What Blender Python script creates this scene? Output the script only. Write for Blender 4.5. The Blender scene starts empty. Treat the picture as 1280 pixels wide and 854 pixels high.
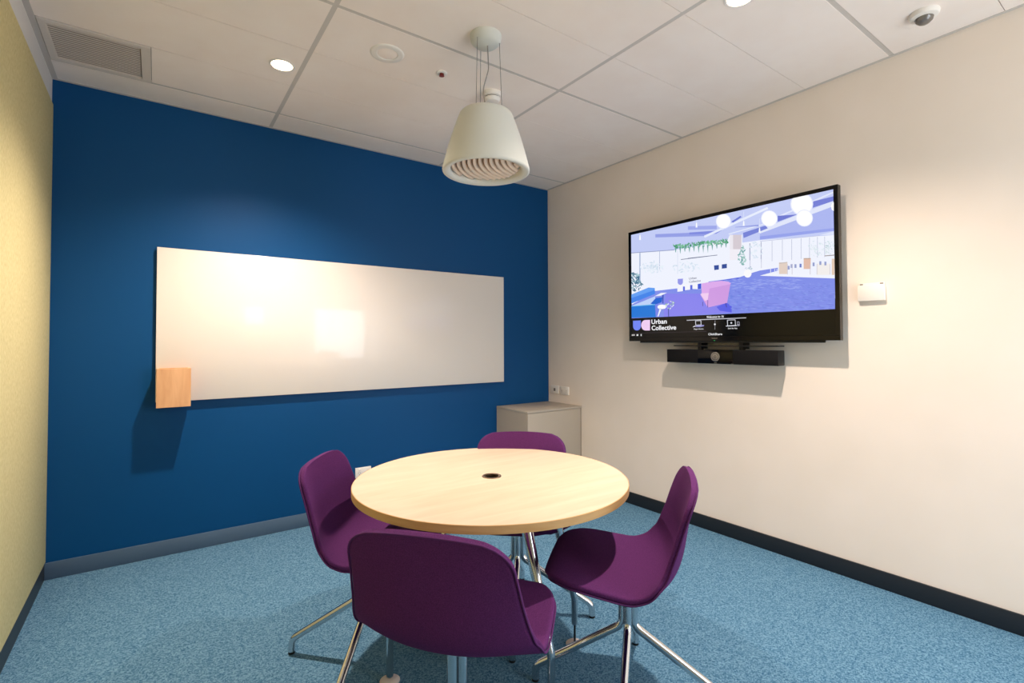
PIC_COLS=[(20,96,208),(30,118,214),(58,80,152),(60,80,150),(60,82,155),(66,86,190),(66,132,234),(70,60,70),(70,66,140),(70,90,170),(70,92,212),(70,110,140),(70,140,110),(80,70,140),(84,160,120),(88,128,150),(90,80,150),(92,98,228),(95,102,135),(96,110,220),(96,110,224),(100,160,242),(110,122,212),(110,130,200),(110,185,140),(110,190,235),(112,122,210),(112,128,224),(112,132,224),(112,132,240),(116,128,224),(116,132,224),(118,128,214),(120,128,224),(120,132,215),(120,132,224),(120,132,230),(120,160,178),(120,170,165),(120,170,170),(128,142,232),(130,140,224),(130,150,190),(130,165,165),(134,130,236),(136,152,236),(136,156,236),(136,160,236),(140,150,190),(140,152,236),(140,156,236),(140,160,236),(140,180,160),(140,188,182),(140,200,165),(144,152,236),(144,156,236),(144,160,236),(150,140,140),(150,150,205),(150,152,232),(150,160,205),(150,160,228),(150,160,230),(150,162,235),(152,166,240),(160,170,235),(160,195,205),(165,178,210),(168,172,195),(170,176,205),(170,185,215),(170,200,190),(170,200,205),(172,182,240),(175,210,205),(176,182,208),(188,208,248),(190,165,150),(190,185,185),(190,190,200),(190,190,205),(190,190,210),(190,195,225),(196,205,246),(200,190,185),(200,220,222),(200,220,226),(205,200,210),(205,224,226),(208,156,226),(210,210,220),(210,224,238),(214,158,226),(214,204,212),(214,228,236),(215,215,215),(215,215,225),(215,222,240),(218,230,244),(222,172,236),(222,228,250),(222,234,238),(225,230,248),(225,230,250),(225,230,252),(225,232,252),(226,188,170),(226,208,196),(226,226,236),(226,236,242),(226,236,248),(228,202,180),(228,234,252),(230,236,253),(232,236,254),(232,242,250),(235,235,235),(235,245,245),(236,232,240),(236,240,252),(238,204,240),(238,240,250),(240,205,240),(240,240,245),(240,246,250),(242,238,236),(242,238,246),(244,244,252),(250,249,252),(250,250,254),(250,252,255),(255,255,255)]
PIC=[(84,[-10,10086,3565,10071,7119,10206,9990,10038,9961,6849,7096,7359,6310,7398,6315,8021,5730,8207,5600,7767,2768,7786,-21,8238]),
(63,[1617,9567,4594,8800,4591,8468,1614,9262]),
(66,[3562,9641,5091,9172,5089,8873,3560,9326]),
(41,[3631,9073,5350,8705,5053,8503,3630,8902]),
(74,[7096,7395,9964,7138,9981,9062,9204,8717,8271,8454,7100,7863]),
(64,[7096,7395,9964,7138,9965,7330,7098,7647]),
(104,[7102,8152,7100,7863,9979,8838,9982,9223]),
(101,[9461,7007,9961,6849,9963,7106]),
(114,[4467,8354,7477,9620,7439,9790,4420,8541]),
(113,[5674,8237,7455,8519,7443,8600,5660,8323]),
(105,[7911,8806,9999,9743,9976,9859,7884,8931]),
(32,[9245,9465,9978,9515,9976,9194,9207,9015]),
(26,[7860,8953,8640,8764,7856,8498]),
(34,[6373,7743,7445,8161,7336,8399,6346,8167]),
(22,[5801,9246,6236,9562,6296,9435,5894,9134]),
(62,[5984,8759,7054,8572,7053,8445,5984,8717]),
(48,[-20,8206,2769,7756,2767,7816,-23,8271]),
(83,[7096,7251,9462,6942,9460,6981,7094,7295]),
(71,[557,8105,539,5335,619,5321,636,8084]),
(68,[1858,7943,1846,6190,1879,6183,1890,7934]),
(98,[2944,7709,2930,5607,2960,5601,2975,7700]),
(69,[6631,7252,6620,5918,6662,5908,6672,7240]),
(69,[7130,7207,7119,5898,7145,5892,7156,7199]),
(70,[6650,6881,6637,5235,6656,5231,6669,6876]),
(82,[7147,6743,7134,5192,7153,5188,7165,6738]),
(76,[7146,7236,7133,5656,7153,5651,7166,7230]),
(76,[7603,7171,7590,5619,7610,5614,7622,7165]),
(76,[8026,7114,8013,5587,8032,5582,8045,7108]),
(76,[8398,7035,8385,5531,8403,5527,8416,7030]),
(76,[8759,6993,8747,5510,8764,5506,8777,6988]),
(76,[9076,6949,9063,5486,9081,5481,9093,6944]),
(76,[9368,6905,9355,5459,9372,5455,9385,6900]),
(76,[9626,6858,9613,5427,9630,5423,9642,6852]),
(111,[829,6670,941,6480,1100,6429,990,6618]),
(111,[1160,6396,1091,6292,1094,6137,1162,6242]),
(92,[1503,6750,1342,6833,1198,6743,1360,6660]),
(111,[1458,6363,1549,6228,1669,6205,1579,6340]),
(116,[1507,6919,1433,6886,1399,6784,1474,6817]),
(116,[1591,6385,1439,6353,1354,6174,1506,6208]),
(111,[1726,6730,1735,6618,1791,6534,1782,6645]),
(111,[1444,6745,1445,6570,1525,6424,1524,6598]),
(111,[1575,6100,1411,6108,1298,5952,1463,5944]),
(111,[1861,6175,1772,6199,1702,6128,1792,6105]),
(92,[1673,6623,1555,6668,1457,6588,1576,6543]),
(111,[1016,6696,1093,6605,1185,6604,1108,6695]),
(111,[1444,6737,1304,6804,1182,6723,1323,6655]),
(116,[1915,6389,1860,6305,1862,6179,1916,6264]),
(92,[1196,7030,1336,6893,1488,6916,1349,7052]),
(116,[1718,6634,1668,6561,1669,6450,1718,6523]),
(116,[1707,6978,1633,6826,1653,6623,1728,6775]),
(99,[1892,6187,1897,6053,1960,5946,1955,6079]),
(116,[1792,6494,1925,6376,2063,6410,1932,6527]),
(111,[1523,6589,1570,6453,1661,6387,1615,6521]),
(92,[1262,6402,1229,6305,1252,6191,1285,6289]),
(99,[1518,7212,1468,7031,1518,6828,1568,7009]),
(92,[1283,6704,1222,6637,1213,6519,1274,6587]),
(116,[637,6854,588,6755,603,6625,651,6724]),
(99,[1663,6077,1692,5967,1760,5905,1731,6014]),
(111,[1289,6396,1353,6297,1439,6276,1376,6376]),
(116,[1622,6562,1619,6372,1703,6210,1706,6399]),
(116,[1176,6374,1230,6134,1375,5986,1321,6225]),
(92,[1318,6849,1287,6655,1356,6461,1386,6655]),
(92,[850,7052,771,6977,755,6834,834,6911]),
(111,[899,6259,927,6135,1003,6058,975,6183]),
(92,[1807,6057,1717,6065,1654,5982,1744,5974]),
(92,[824,6658,822,6526,882,6413,884,6545]),
(92,[970,6814,1086,6680,1222,6680,1107,6814]),
(111,[896,6976,818,6782,857,6543,935,6737]),
(99,[1850,6741,1776,6784,1708,6744,1783,6702]),
(92,[1416,6806,1318,6735,1286,6578,1384,6650]),
(99,[1905,6819,1846,6767,1831,6664,1890,6716]),
(92,[1729,6730,1591,6722,1504,6576,1643,6585]),
(92,[1499,6737,1417,6605,1423,6411,1506,6544]),
(99,[1154,6619,1230,6444,1358,6373,1283,6546]),
(92,[1513,6626,1426,6513,1422,6331,1508,6445]),
(111,[1961,6496,1982,6282,2091,6124,2070,6338]),
(92,[820,6642,896,6505,1009,6464,933,6600]),
(99,[1447,6771,1457,6631,1526,6523,1516,6662]),
(111,[1422,6338,1485,6245,1569,6229,1506,6322]),
(116,[919,6441,886,6272,942,6098,975,6266]),
(99,[1370,6635,1505,6526,1642,6567,1508,6676]),
(92,[1772,6632,1665,6475,1667,6236,1773,6394]),
(99,[1805,6429,1677,6437,1589,6316,1718,6308]),
(99,[923,7048,978,6956,1056,6932,1001,7024]),
(116,[2172,6505,2017,6552,1893,6434,2049,6387]),
(116,[1521,6644,1540,6502,1616,6403,1597,6543]),
(99,[1067,6662,954,6663,880,6553,993,6553]),
(92,[1698,6545,1656,6328,1727,6104,1769,6321]),
(99,[1093,6653,1087,6502,1152,6368,1158,6519]),
(99,[1271,6587,1326,6440,1429,6372,1374,6518]),
(92,[1704,6529,1548,6631,1398,6561,1556,6459]),
(92,[1479,6199,1490,6090,1546,6010,1535,6119]),
(111,[597,6786,626,6555,753,6389,724,6619]),
(99,[3487,6095,3407,6126,3340,6067,3421,6036]),
(99,[4037,5930,4101,5860,4171,5871,4108,5941]),
(92,[3343,6496,3249,6473,3196,6354,3291,6377]),
(116,[3122,5981,3013,5996,2934,5895,3043,5880]),
(99,[3178,6081,3197,5929,3274,5822,3256,5974]),
(116,[3565,6511,3611,6404,3686,6363,3641,6470]),
(92,[3401,6330,3360,6134,3416,5928,3457,6123]),
(92,[3894,6284,3918,6169,3982,6100,3958,6214]),
(116,[2645,6248,2692,6141,2770,6100,2723,6207]),
(99,[3377,6279,3406,6135,3486,6047,3457,6190]),
(116,[2816,6434,2717,6395,2668,6260,2768,6299]),
(99,[3628,5745,3547,5769,3483,5704,3564,5680]),
(111,[3606,6342,3706,6253,3808,6285,3709,6374]),
(92,[3969,6215,3946,6121,3969,6018,3993,6112]),
(111,[3813,6276,3744,6234,3717,6124,3786,6167]),
(99,[3956,6234,4028,6133,4118,6126,4046,6227]),
(116,[3431,6647,3493,6495,3598,6433,3536,6585]),
(99,[3038,6649,3081,6554,3149,6519,3107,6614]),
(92,[3282,6435,3203,6378,3175,6246,3255,6304]),
(111,[3910,6005,3816,5975,3766,5849,3861,5879]),
(92,[3287,5770,3161,5795,3066,5684,3192,5660]),
(92,[3852,6362,3778,6393,3716,6340,3791,6309]),
(99,[4044,5906,4109,5783,4202,5751,4138,5874]),
(92,[3761,6478,3690,6372,3689,6207,3759,6314]),
(116,[3168,6365,3071,6216,3070,5989,3168,6138]),
(92,[2800,6464,2688,6406,2640,6241,2752,6300]),
(92,[3137,5786,3171,5693,3234,5651,3200,5744]),
(92,[3343,6389,3360,6288,3415,6221,3397,6322]),
(99,[3833,6215,3769,6132,3761,5994,3826,6077]),
(111,[3407,6191,3333,6153,3301,6042,3375,6081]),
(116,[3600,5886,3500,5906,3425,5818,3525,5797]),
(92,[2764,6415,2869,6280,2996,6277,2892,6411]),
(92,[3582,6230,3523,6106,3536,5939,3596,6063]),
(92,[3145,5896,3050,5921,2976,5844,3071,5818]),
(116,[4062,5962,4083,5805,4162,5698,4141,5854]),
(111,[2738,6225,2720,6027,2795,5843,2813,6041]),
(116,[3938,6362,3873,6301,3856,6181,3921,6242]),
(99,[3294,5910,3168,6006,3043,5955,3169,5859]),
(92,[3672,6077,3594,6023,3565,5895,3643,5949]),
(92,[3821,6153,3817,5933,3906,5746,3910,5966]),
(111,[3442,6100,3460,6001,3514,5936,3497,6036]),
(116,[3397,6204,3384,6096,3421,5992,3434,6100]),
(116,[3259,6556,3191,6602,3126,6569,3195,6523]),
(92,[3871,5704,3793,5722,3733,5654,3811,5636]),
(116,[3389,5781,3285,5763,3223,5638,3328,5657]),
(92,[3960,6047,3894,6054,3847,5989,3913,5982]),
(116,[3596,6279,3472,6223,3414,6046,3538,6102]),
(99,[3870,5994,3807,5874,3815,5705,3879,5826]),
(111,[3872,6145,3862,5986,3922,5842,3932,6001]),
(111,[3319,6262,3356,6071,3462,5951,3425,6141]),
(110,[9418,6451,9437,6346,9485,6284,9466,6389]),
(110,[9584,6090,9565,6006,9580,5911,9600,5994]),
(110,[9296,5991,9258,5952,9246,5870,9284,5909]),
(110,[9338,6061,9270,6037,9233,5927,9301,5952]),
(110,[9515,6421,9540,6299,9597,6229,9573,6351]),
(110,[9328,6288,9322,6191,9352,6104,9357,6200]),
(95,[9227,6170,9262,6049,9325,5994,9291,6114]),
(110,[9310,6234,9246,6206,9212,6098,9277,6126]),
(95,[9620,6041,9574,6022,9549,5944,9596,5963]),
(95,[9385,5986,9350,6001,9321,5967,9357,5952]),
(95,[9271,5868,9300,5756,9358,5701,9329,5813]),
(110,[9101,6246,9095,6127,9132,6020,9138,6140]),
(95,[9113,6104,9147,6044,9191,6040,9156,6099]),
(95,[9251,6323,9303,6262,9357,6279,9306,6340]),
(110,[9187,6121,9231,6037,9289,6025,9245,6108]),
(95,[9031,6352,9064,6279,9110,6261,9078,6334]),
(110,[9107,5747,9135,5699,9171,5696,9142,5744]),
(95,[9085,6474,9039,6407,9032,6290,9078,6358]),
(95,[9239,6362,9216,6308,9219,6233,9242,6287]),
(95,[9302,5972,9270,5909,9270,5814,9302,5877]),
(95,[9544,6001,9513,5994,9494,5947,9525,5954]),
(110,[9136,6503,9132,6408,9163,6324,9166,6419]),
(95,[9150,6410,9145,6327,9170,6251,9175,6334]),
(95,[9373,5783,9438,5714,9505,5743,9440,5811]),
(110,[9128,6378,9104,6343,9100,6282,9124,6318]),
(110,[9497,6500,9468,6390,9486,6261,9515,6370]),
(95,[9416,5746,9367,5681,9357,5563,9406,5628]),
(95,[9438,5707,9385,5658,9366,5547,9420,5597]),
(95,[9403,6461,9456,6385,9516,6391,9464,6467]),
(95,[9214,5685,9222,5617,9251,5572,9242,5639]),
(110,[9197,6482,9225,6432,9260,6427,9233,6476]),
(110,[9525,5977,9556,5882,9609,5844,9578,5940]),
(110,[9320,6208,9251,6236,9195,6169,9265,6141]),
(110,[9381,6114,9324,6055,9307,5933,9363,5991]),
(95,[9282,6640,9227,6670,9180,6623,9235,6593]),
(95,[9312,6083,9366,6026,9422,6049,9368,6107]),
(110,[9534,5716,9492,5656,9485,5552,9526,5612]),
(110,[9207,6254,9161,6220,9143,6132,9188,6166]),
(95,[9324,5787,9335,5721,9365,5682,9354,5748]),
(95,[9336,5975,9371,5905,9418,5893,9383,5963]),
(102,[9706,5780,9681,5747,9675,5687,9700,5719]),
(102,[9871,5942,9840,5940,9821,5898,9851,5900]),
(102,[9726,6023,9687,6009,9665,5944,9705,5959]),
(87,[9662,6482,9646,6416,9658,6341,9674,6406]),
(87,[9854,5607,9816,5611,9789,5562,9827,5559]),
(87,[9839,6366,9791,6359,9761,6288,9810,6295]),
(87,[9794,6267,9756,6238,9741,6163,9779,6192]),
(102,[9928,6143,9922,6091,9934,6040,9941,6091]),
(87,[9855,5996,9863,5896,9902,5825,9894,5925]),
(87,[9733,6066,9717,5999,9728,5922,9744,5988]),
(102,[9715,6541,9712,6485,9729,6435,9732,6491]),
(102,[9682,6040,9653,5957,9663,5850,9691,5934]),
(87,[9630,5668,9661,5633,9693,5645,9662,5680]),
(87,[9986,6161,9945,6126,9929,6040,9970,6076]),
(102,[9724,5879,9675,5820,9662,5706,9711,5765]),
(87,[9846,6212,9824,6152,9829,6072,9851,6132]),
(87,[9816,6125,9792,6072,9794,5997,9818,6049]),
(102,[9644,5930,9653,5834,9690,5766,9682,5862]),
(102,[9821,6011,9769,5980,9744,5885,9797,5916]),
(87,[9906,6412,9873,6400,9855,6346,9888,6358]),
(102,[9922,6235,9895,6164,9900,6068,9927,6139]),
(87,[9801,6130,9823,6082,9855,6071,9832,6120]),
(102,[9929,5970,9947,5906,9980,5877,9962,5940]),
(102,[9809,5964,9768,5970,9739,5920,9780,5914]),
(102,[9832,6499,9798,6491,9779,6439,9813,6447]),
(87,[9616,5780,9650,5734,9688,5740,9655,5786]),
(87,[9656,6380,9685,6349,9715,6362,9686,6393]),
(102,[9744,5757,9694,5722,9673,5627,9722,5662]),
(102,[9758,6533,9743,6418,9772,6302,9787,6417]),
(87,[9778,5791,9751,5713,9758,5612,9786,5690]),
(87,[9768,6200,9747,6127,9758,6038,9779,6111]),
(87,[9865,5771,9887,5733,9915,5731,9893,5770]),
(102,[9949,6153,9904,6179,9865,6141,9910,6114]),
(87,[9724,6265,9689,6192,9691,6085,9726,6158]),
(87,[9749,5900,9765,5847,9794,5825,9778,5878]),
(87,[9925,6315,9909,6241,9924,6159,9939,6233]),
(102,[9710,6002,9762,5942,9817,5963,9765,6022]),
(87,[9656,6220,9656,6161,9675,6112,9676,6171]),
(87,[9720,6202,9720,6137,9742,6083,9742,6148]),
(87,[9710,6515,9742,6429,9792,6401,9760,6486]),
(111,[6919,6656,6928,6555,6972,6481,6963,6582]),
(92,[6882,6298,6903,6144,6975,6040,6954,6194]),
(111,[7209,6754,7161,6786,7117,6755,7166,6723]),
(99,[6734,6339,6788,6190,6880,6131,6826,6279]),
(99,[6695,6623,6662,6501,6687,6359,6720,6481]),
(111,[6952,6723,6934,6637,6954,6542,6972,6629]),
(99,[6946,6905,6990,6854,7038,6864,6994,6915]),
(99,[6942,7032,6980,6964,7031,6954,6992,7021]),
(116,[6927,6640,6829,6604,6779,6457,6877,6494]),
(111,[6584,7008,6668,6874,6773,6860,6690,6994]),
(116,[7161,6361,7105,6300,7091,6181,7147,6242]),
(116,[7116,6919,7087,6753,7130,6578,7159,6744]),
(92,[6997,7156,6912,7117,6871,6983,6956,7022]),
(92,[6842,7326,6893,7212,6969,7176,6918,7291]),
(99,[7232,6333,7179,6353,7136,6305,7189,6285]),
(99,[7176,6475,7162,6380,7188,6282,7202,6378]),
(99,[6764,6094,6860,6002,6958,6039,6862,6131]),
(99,[6828,7354,6818,7234,6856,7121,6866,7240]),
(111,[6879,6737,6843,6587,6876,6419,6912,6569]),
(99,[6894,6089,6970,6001,7054,6018,6978,6107]),
(92,[7237,6659,7176,6659,7136,6586,7197,6585]),
(111,[6812,6656,6898,6529,7001,6526,6916,6652]),
(99,[6743,7322,6801,7161,6897,7094,6841,7254]),
(116,[6996,6983,7063,6850,7156,6819,7089,6952]),
(116,[6770,6577,6711,6472,6711,6313,6771,6419]),
(99,[6926,7075,6844,7046,6802,6923,6884,6952]),
(92,[6633,7119,6668,6940,6758,6831,6724,7009]),
(92,[7113,7052,7063,7026,7040,6943,7091,6969]),
(116,[6907,6591,6860,6488,6867,6346,6914,6449]),
(111,[6926,6687,6895,6615,6902,6519,6933,6590]),
(18,[3145,6803,4580,6725,4577,6775,3141,6856]),
(18,[3543,6809,5107,6695,5104,6744,3540,6861]),
(94,[5730,8207,6279,8032,6261,6891,5721,7039]),
(127,[5721,7039,6185,6912,6056,6086,5714,6170]),
(119,[5730,8207,5886,8157,5877,6996,5721,7039]),
(40,[1581,4289,2936,4316,4247,4023,4660,4615,5424,4636,6189,4695,6802,4937,7077,5022,7841,5068,7840,4848,7183,4664,7073,4621,7888,4411,9971,3867,9952,1750,7050,1742,3505,1779,-52,1837,-44,3192]),
(44,[2231,3951,4244,3661,4607,3477,5774,2431,5790,1901,3506,1889,2096,1816,2145,3067]),
(20,[4876,4562,6110,4663,6148,4502,5708,4345,5382,4506]),
(17,[5030,2441,5533,2731,5774,2431,5770,1923,5197,2112]),
(49,[6963,2301,7061,2337,7205,2269,7108,2240]),
(46,[8227,2122,8372,2151,8585,2078,8443,2055]),
(56,[5739,3807,5818,3830,5936,3770,5857,3753]),
(46,[8023,2687,8113,2715,8246,2653,8157,2630]),
(45,[9569,3450,9626,3470,9709,3421,9653,3407]),
(45,[8142,2101,8233,2136,8368,2071,8278,2042]),
(30,[5069,2992,5148,3027,5266,2960,5187,2932]),
(46,[5706,2235,5821,2274,5992,2200,5878,2168]),
(50,[7725,2030,7797,2070,7903,2006,7832,1973]),
(30,[7076,3817,7143,3839,7242,3784,7176,3768]),
(31,[6839,2160,6957,2196,7132,2124,7015,2095]),
(49,[8327,2226,8430,2258,8581,2193,8480,2166]),
(28,[8208,3669,8251,3693,8313,3646,8271,3628]),
(45,[7960,2381,8013,2418,8092,2360,8039,2329]),
(47,[6828,2749,6956,2775,7144,2703,7018,2682]),
(49,[9066,2177,9167,2207,9316,2143,9216,2119]),
(49,[8615,2800,8701,2826,8827,2765,8743,2745]),
(49,[4916,3896,4968,3925,5045,3870,4993,3848]),
(30,[7813,3600,7877,3622,7972,3568,7908,3552]),
(30,[7079,2862,7121,2898,7184,2842,7142,2813]),
(46,[7785,2882,7827,2915,7890,2862,7848,2835]),
(55,[5692,2685,5832,2715,6038,2638,5900,2615]),
(31,[7737,3673,7789,3697,7867,3646,7815,3628]),
(31,[6604,3234,6714,3258,6875,3190,6767,3172]),
(30,[5970,3539,6064,3562,6204,3497,6110,3480]),
(35,[7631,3642,7705,3663,7815,3606,7741,3591]),
(35,[5949,2225,6126,2257,6387,2175,6213,2149]),
(33,[7278,2478,7375,2511,7518,2444,7422,2418]),
(28,[7148,2188,7293,2219,7506,2145,7364,2119]),
(28,[6578,2685,6632,2722,6712,2663,6658,2632]),
(30,[7466,2398,7583,2429,7755,2360,7640,2335]),
(30,[5957,3861,5987,3891,6031,3843,6002,3820]),
(50,[9081,2289,9186,2317,9341,2253,9237,2230]),
(31,[7435,3609,7513,3630,7629,3572,7551,3557]),
(33,[9366,1806,9508,1836,9718,1766,9578,1741]),
(31,[8356,3404,8437,3424,8558,3366,8477,3352]),
(33,[9369,1833,9470,1867,9618,1803,9519,1774]),
(30,[9715,2723,9802,2746,9930,2687,9844,2670]),
(49,[5951,3051,6063,3078,6228,3008,6117,2987]),
(30,[6477,3585,6556,3608,6673,3549,6594,3531]),
(31,[8704,3061,8777,3085,8884,3029,8812,3010]),
(28,[5405,2932,5479,2967,5590,2902,5516,2874]),
(50,[4888,2969,4958,3006,5061,2941,4992,2910]),
(50,[7731,2101,7805,2139,7915,2076,7841,2044]),
(31,[9496,3329,9536,3353,9596,3307,9556,3289]),
(49,[5804,3589,5893,3613,6026,3550,5937,3532]),
(31,[8698,3200,8760,3224,8852,3171,8790,3152]),
(46,[8247,2599,8286,2635,8344,2581,8305,2552]),
(28,[7647,2763,7765,2788,7940,2719,7823,2700]),
(50,[9149,3623,9190,3645,9251,3600,9210,3584]),
(30,[4870,4233,4932,4257,5025,4201,4963,4184]),
(49,[5813,3387,5857,3420,5923,3365,5879,3338]),
(51,[6607,3790,6666,3814,6753,3760,6695,3743]),
(35,[9232,2962,9274,2990,9336,2941,9294,2919]),
(35,[7255,2311,7331,2348,7443,2284,7368,2253]),
(45,[9529,2040,9634,2070,9790,2006,9686,1982]),
(49,[7752,2116,7836,2153,7961,2089,7878,2058]),
(50,[6409,2164,6465,2207,6547,2144,6492,2107]),
(35,[6504,2641,6631,2671,6819,2598,6694,2575]),
(50,[9337,3650,9385,3670,9457,3623,9409,3609]),
(28,[4586,4151,4626,4180,4685,4128,4645,4106]),
(28,[6241,2981,6329,3012,6459,2947,6372,2923]),
(49,[7548,2367,7680,2396,7875,2324,7745,2301]),
(49,[5368,3478,5444,3507,5557,3445,5482,3422]),
(33,[5838,2252,5898,2295,5986,2230,5927,2193]),
(30,[7722,3158,7813,3182,7947,3120,7857,3102]),
(30,[9610,2137,9725,2165,9894,2100,9781,2078]),
(51,[5207,4047,5273,4071,5370,4014,5305,3996]),
(57,[5183,3828,5255,3854,5362,3794,5291,3775]),
(30,[6458,3472,6515,3500,6600,3445,6543,3423]),
(46,[6695,3405,6778,3430,6900,3368,6818,3349]),
(57,[6195,3473,6242,3504,6312,3450,6265,3425]),
(49,[5698,2853,5807,2884,5968,2813,5860,2789]),
(30,[8802,3719,8842,3741,8900,3696,8861,3680]),
(33,[6606,2883,6693,2914,6822,2850,6736,2825]),
(50,[6949,2730,7074,2757,7259,2686,7135,2665]),
(49,[7142,3595,7231,3615,7363,3554,7275,3539]),
(35,[7833,1955,7977,1988,8188,1915,8047,1888]),
(35,[9777,2823,9866,2844,9998,2786,9910,2770]),
(49,[8899,2031,8973,2067,9080,2006,9008,1976]),
(28,[8837,2151,8922,2184,9048,2122,8963,2094]),
(30,[5187,3339,5228,3375,5288,3318,5247,3289]),
(51,[5802,3200,5856,3233,5935,3175,5882,3148]),
(51,[8883,2887,8940,2915,9023,2861,8967,2839]),
(45,[6309,3104,6410,3131,6559,3064,6459,3044]),
(56,[9500,3101,9528,3129,9570,3084,9542,3062]),
(50,[5777,4081,5821,4107,5886,4057,5842,4038]),
(45,[5027,4088,5081,4114,5159,4060,5106,4040]),
(33,[8671,2443,8772,2471,8921,2407,8821,2385]),
(55,[7580,3707,7611,3734,7657,3688,7626,3667]),
(55,[7854,2908,7926,2936,8032,2878,7961,2855]),
(56,[8315,3468,8357,3494,8418,3446,8377,3426]),
(56,[8336,2831,8423,2857,8552,2796,8466,2776]),
(31,[9496,2834,9571,2859,9682,2803,9608,2784]),
(31,[5524,3652,5607,3677,5729,3614,5647,3596]),
(31,[9670,3462,9702,3485,9748,3443,9717,3425]),
(30,[9037,2111,9144,2142,9302,2077,9197,2052]),
(35,[8980,2472,9045,2504,9139,2447,9076,2421]),
(50,[6679,2564,6793,2595,6961,2525,6849,2499]),
(27,[8859,2587,8908,2619,8979,2566,8931,2539]),
(28,[5638,3096,5737,3126,5882,3058,5785,3035]),
(45,[9769,3078,9832,3100,9925,3048,9863,3031]),
(45,[9812,2938,9881,2961,9982,2907,9914,2890]),
(28,[9322,2779,9383,2806,9472,2752,9412,2730]),
(51,[9406,1753,9482,1790,9595,1730,9519,1698]),
(51,[6761,3557,6829,3583,6929,3525,6862,3506]),
(50,[8926,3140,8977,3166,9052,3115,9002,3095]),
(30,[8327,2839,8397,2867,8502,2809,8432,2787]),
(35,[4577,3057,4728,3083,4951,3003,4802,2983]),
(50,[6549,3407,6610,3435,6699,3379,6639,3357]),
(49,[7510,3190,7584,3216,7692,3158,7620,3137]),
(46,[8068,2638,8111,2673,8173,2619,8131,2590]),
(45,[5077,4173,5105,4202,5148,4155,5119,4132]),
(33,[5913,3581,5958,3611,6025,3558,5980,3534]),
(33,[8658,2079,8772,2111,8939,2044,8827,2018]),
(56,[8728,3205,8800,3227,8908,3172,8836,3155]),
(49,[7440,3635,7514,3657,7623,3600,7550,3584]),
(28,[9640,3329,9678,3353,9736,3308,9697,3289]),
(33,[8409,2113,8501,2147,8638,2083,8547,2054]),
(31,[6592,3916,6642,3940,6716,3889,6666,3871]),
(31,[9440,1941,9510,1977,9612,1918,9543,1888]),
(27,[9023,2254,9134,2282,9296,2217,9188,2194]),
(30,[5601,3499,5664,3529,5758,3470,5695,3447]),
(46,[7115,4000,7180,4019,7277,3966,7212,3952]),
(45,[8776,2005,8845,2041,8946,1981,8878,1950]),
(33,[5920,3684,5959,3714,6017,3663,5978,3639]),
(50,[8655,2062,8797,2091,9007,2019,8867,1996]),
(51,[9389,2412,9484,2439,9624,2378,9530,2356]),
(31,[6704,2752,6827,2780,7008,2709,6887,2687]),
(49,[9323,2798,9361,2828,9416,2779,9379,2754]),
(50,[9609,2616,9667,2645,9753,2592,9695,2568]),
(49,[7833,2744,7935,2771,8086,2706,7985,2685]),
(31,[6737,3432,6830,3455,6967,3391,6875,3374]),
(50,[7563,2987,7601,3021,7656,2969,7618,2941]),
(50,[9283,2617,9328,2648,9396,2597,9350,2571]),
(45,[8171,2144,8226,2182,8307,2123,8252,2091]),
(30,[8776,2717,8823,2748,8891,2696,8845,2670]),
(55,[8848,2339,8901,2374,8979,2318,8926,2289]),
(45,[9739,3225,9784,3249,9850,3202,9806,3184]),
(50,[8398,2665,8478,2694,8595,2634,8517,2610]),
(30,[6789,3371,6832,3402,6897,3349,6853,3324]),
(35,[7437,2421,7519,2456,7640,2392,7559,2363]),
(30,[6972,3625,7038,3649,7137,3593,7071,3575]),
(30,[4815,2956,4888,2993,4994,2927,4923,2897]),
(47,[8503,2086,8556,2125,8633,2067,8581,2034]),
(27,[7420,3861,7455,3887,7508,3840,7473,3821]),
(27,[6230,3136,6312,3166,6433,3102,6352,3079]),
(56,[7505,3840,7540,3866,7593,3819,7557,3800]),
(55,[9659,3116,9726,3138,9825,3085,9759,3069]),
(31,[7634,2013,7771,2046,7973,1973,7838,1946]),
(45,[9252,3354,9315,3375,9409,3323,9346,3308]),
(27,[6076,3314,6158,3341,6279,3279,6198,3258]),
(30,[8836,2566,8940,2592,9092,2528,8990,2508]),
(46,[9525,2627,9600,2654,9712,2597,9637,2576]),
(49,[5720,2649,5848,2680,6037,2606,5911,2581]),
(46,[7380,2890,7425,2925,7492,2870,7447,2842]),
(47,[7851,2727,7908,2760,7991,2704,7935,2677]),
(28,[5064,3105,5207,3131,5417,3053,5277,3034]),
(30,[7790,3734,7858,3754,7959,3700,7891,3685]),
(30,[5728,2272,5900,2304,6154,2222,5985,2196]),
(31,[8776,2959,8837,2986,8928,2931,8867,2910]),
(31,[9001,3009,9077,3033,9189,2976,9114,2958]),
(51,[6392,3005,6489,3034,6633,2968,6537,2945]),
(30,[6628,2262,6758,2296,6949,2223,6822,2195]),
(45,[8704,3485,8740,3510,8795,3464,8758,3445]),
(33,[8455,2325,8577,2353,8756,2284,8636,2262]),
(49,[5360,3558,5429,3586,5530,3526,5462,3504]),
(45,[4350,3749,4416,3779,4513,3718,4448,3694]),
(31,[8961,2659,9050,2685,9182,2624,9093,2604]),
(35,[8432,2247,8516,2280,8641,2218,8557,2190]),
(49,[8428,1965,8530,2000,8680,1934,8579,1905]),
(46,[5641,2512,5720,2552,5835,2485,5758,2452]),
(56,[4952,3886,5025,3911,5133,3851,5061,3832]),
(33,[9259,1996,9372,2027,9537,1961,9427,1936]),
(49,[9605,1795,9745,1825,9951,1756,9813,1731]),
(49,[6328,2303,6470,2335,6680,2259,6540,2233]),
(33,[7833,3343,7880,3371,7950,3320,7903,3298]),
(35,[8409,2417,8462,2452,8540,2396,8488,2366]),
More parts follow.
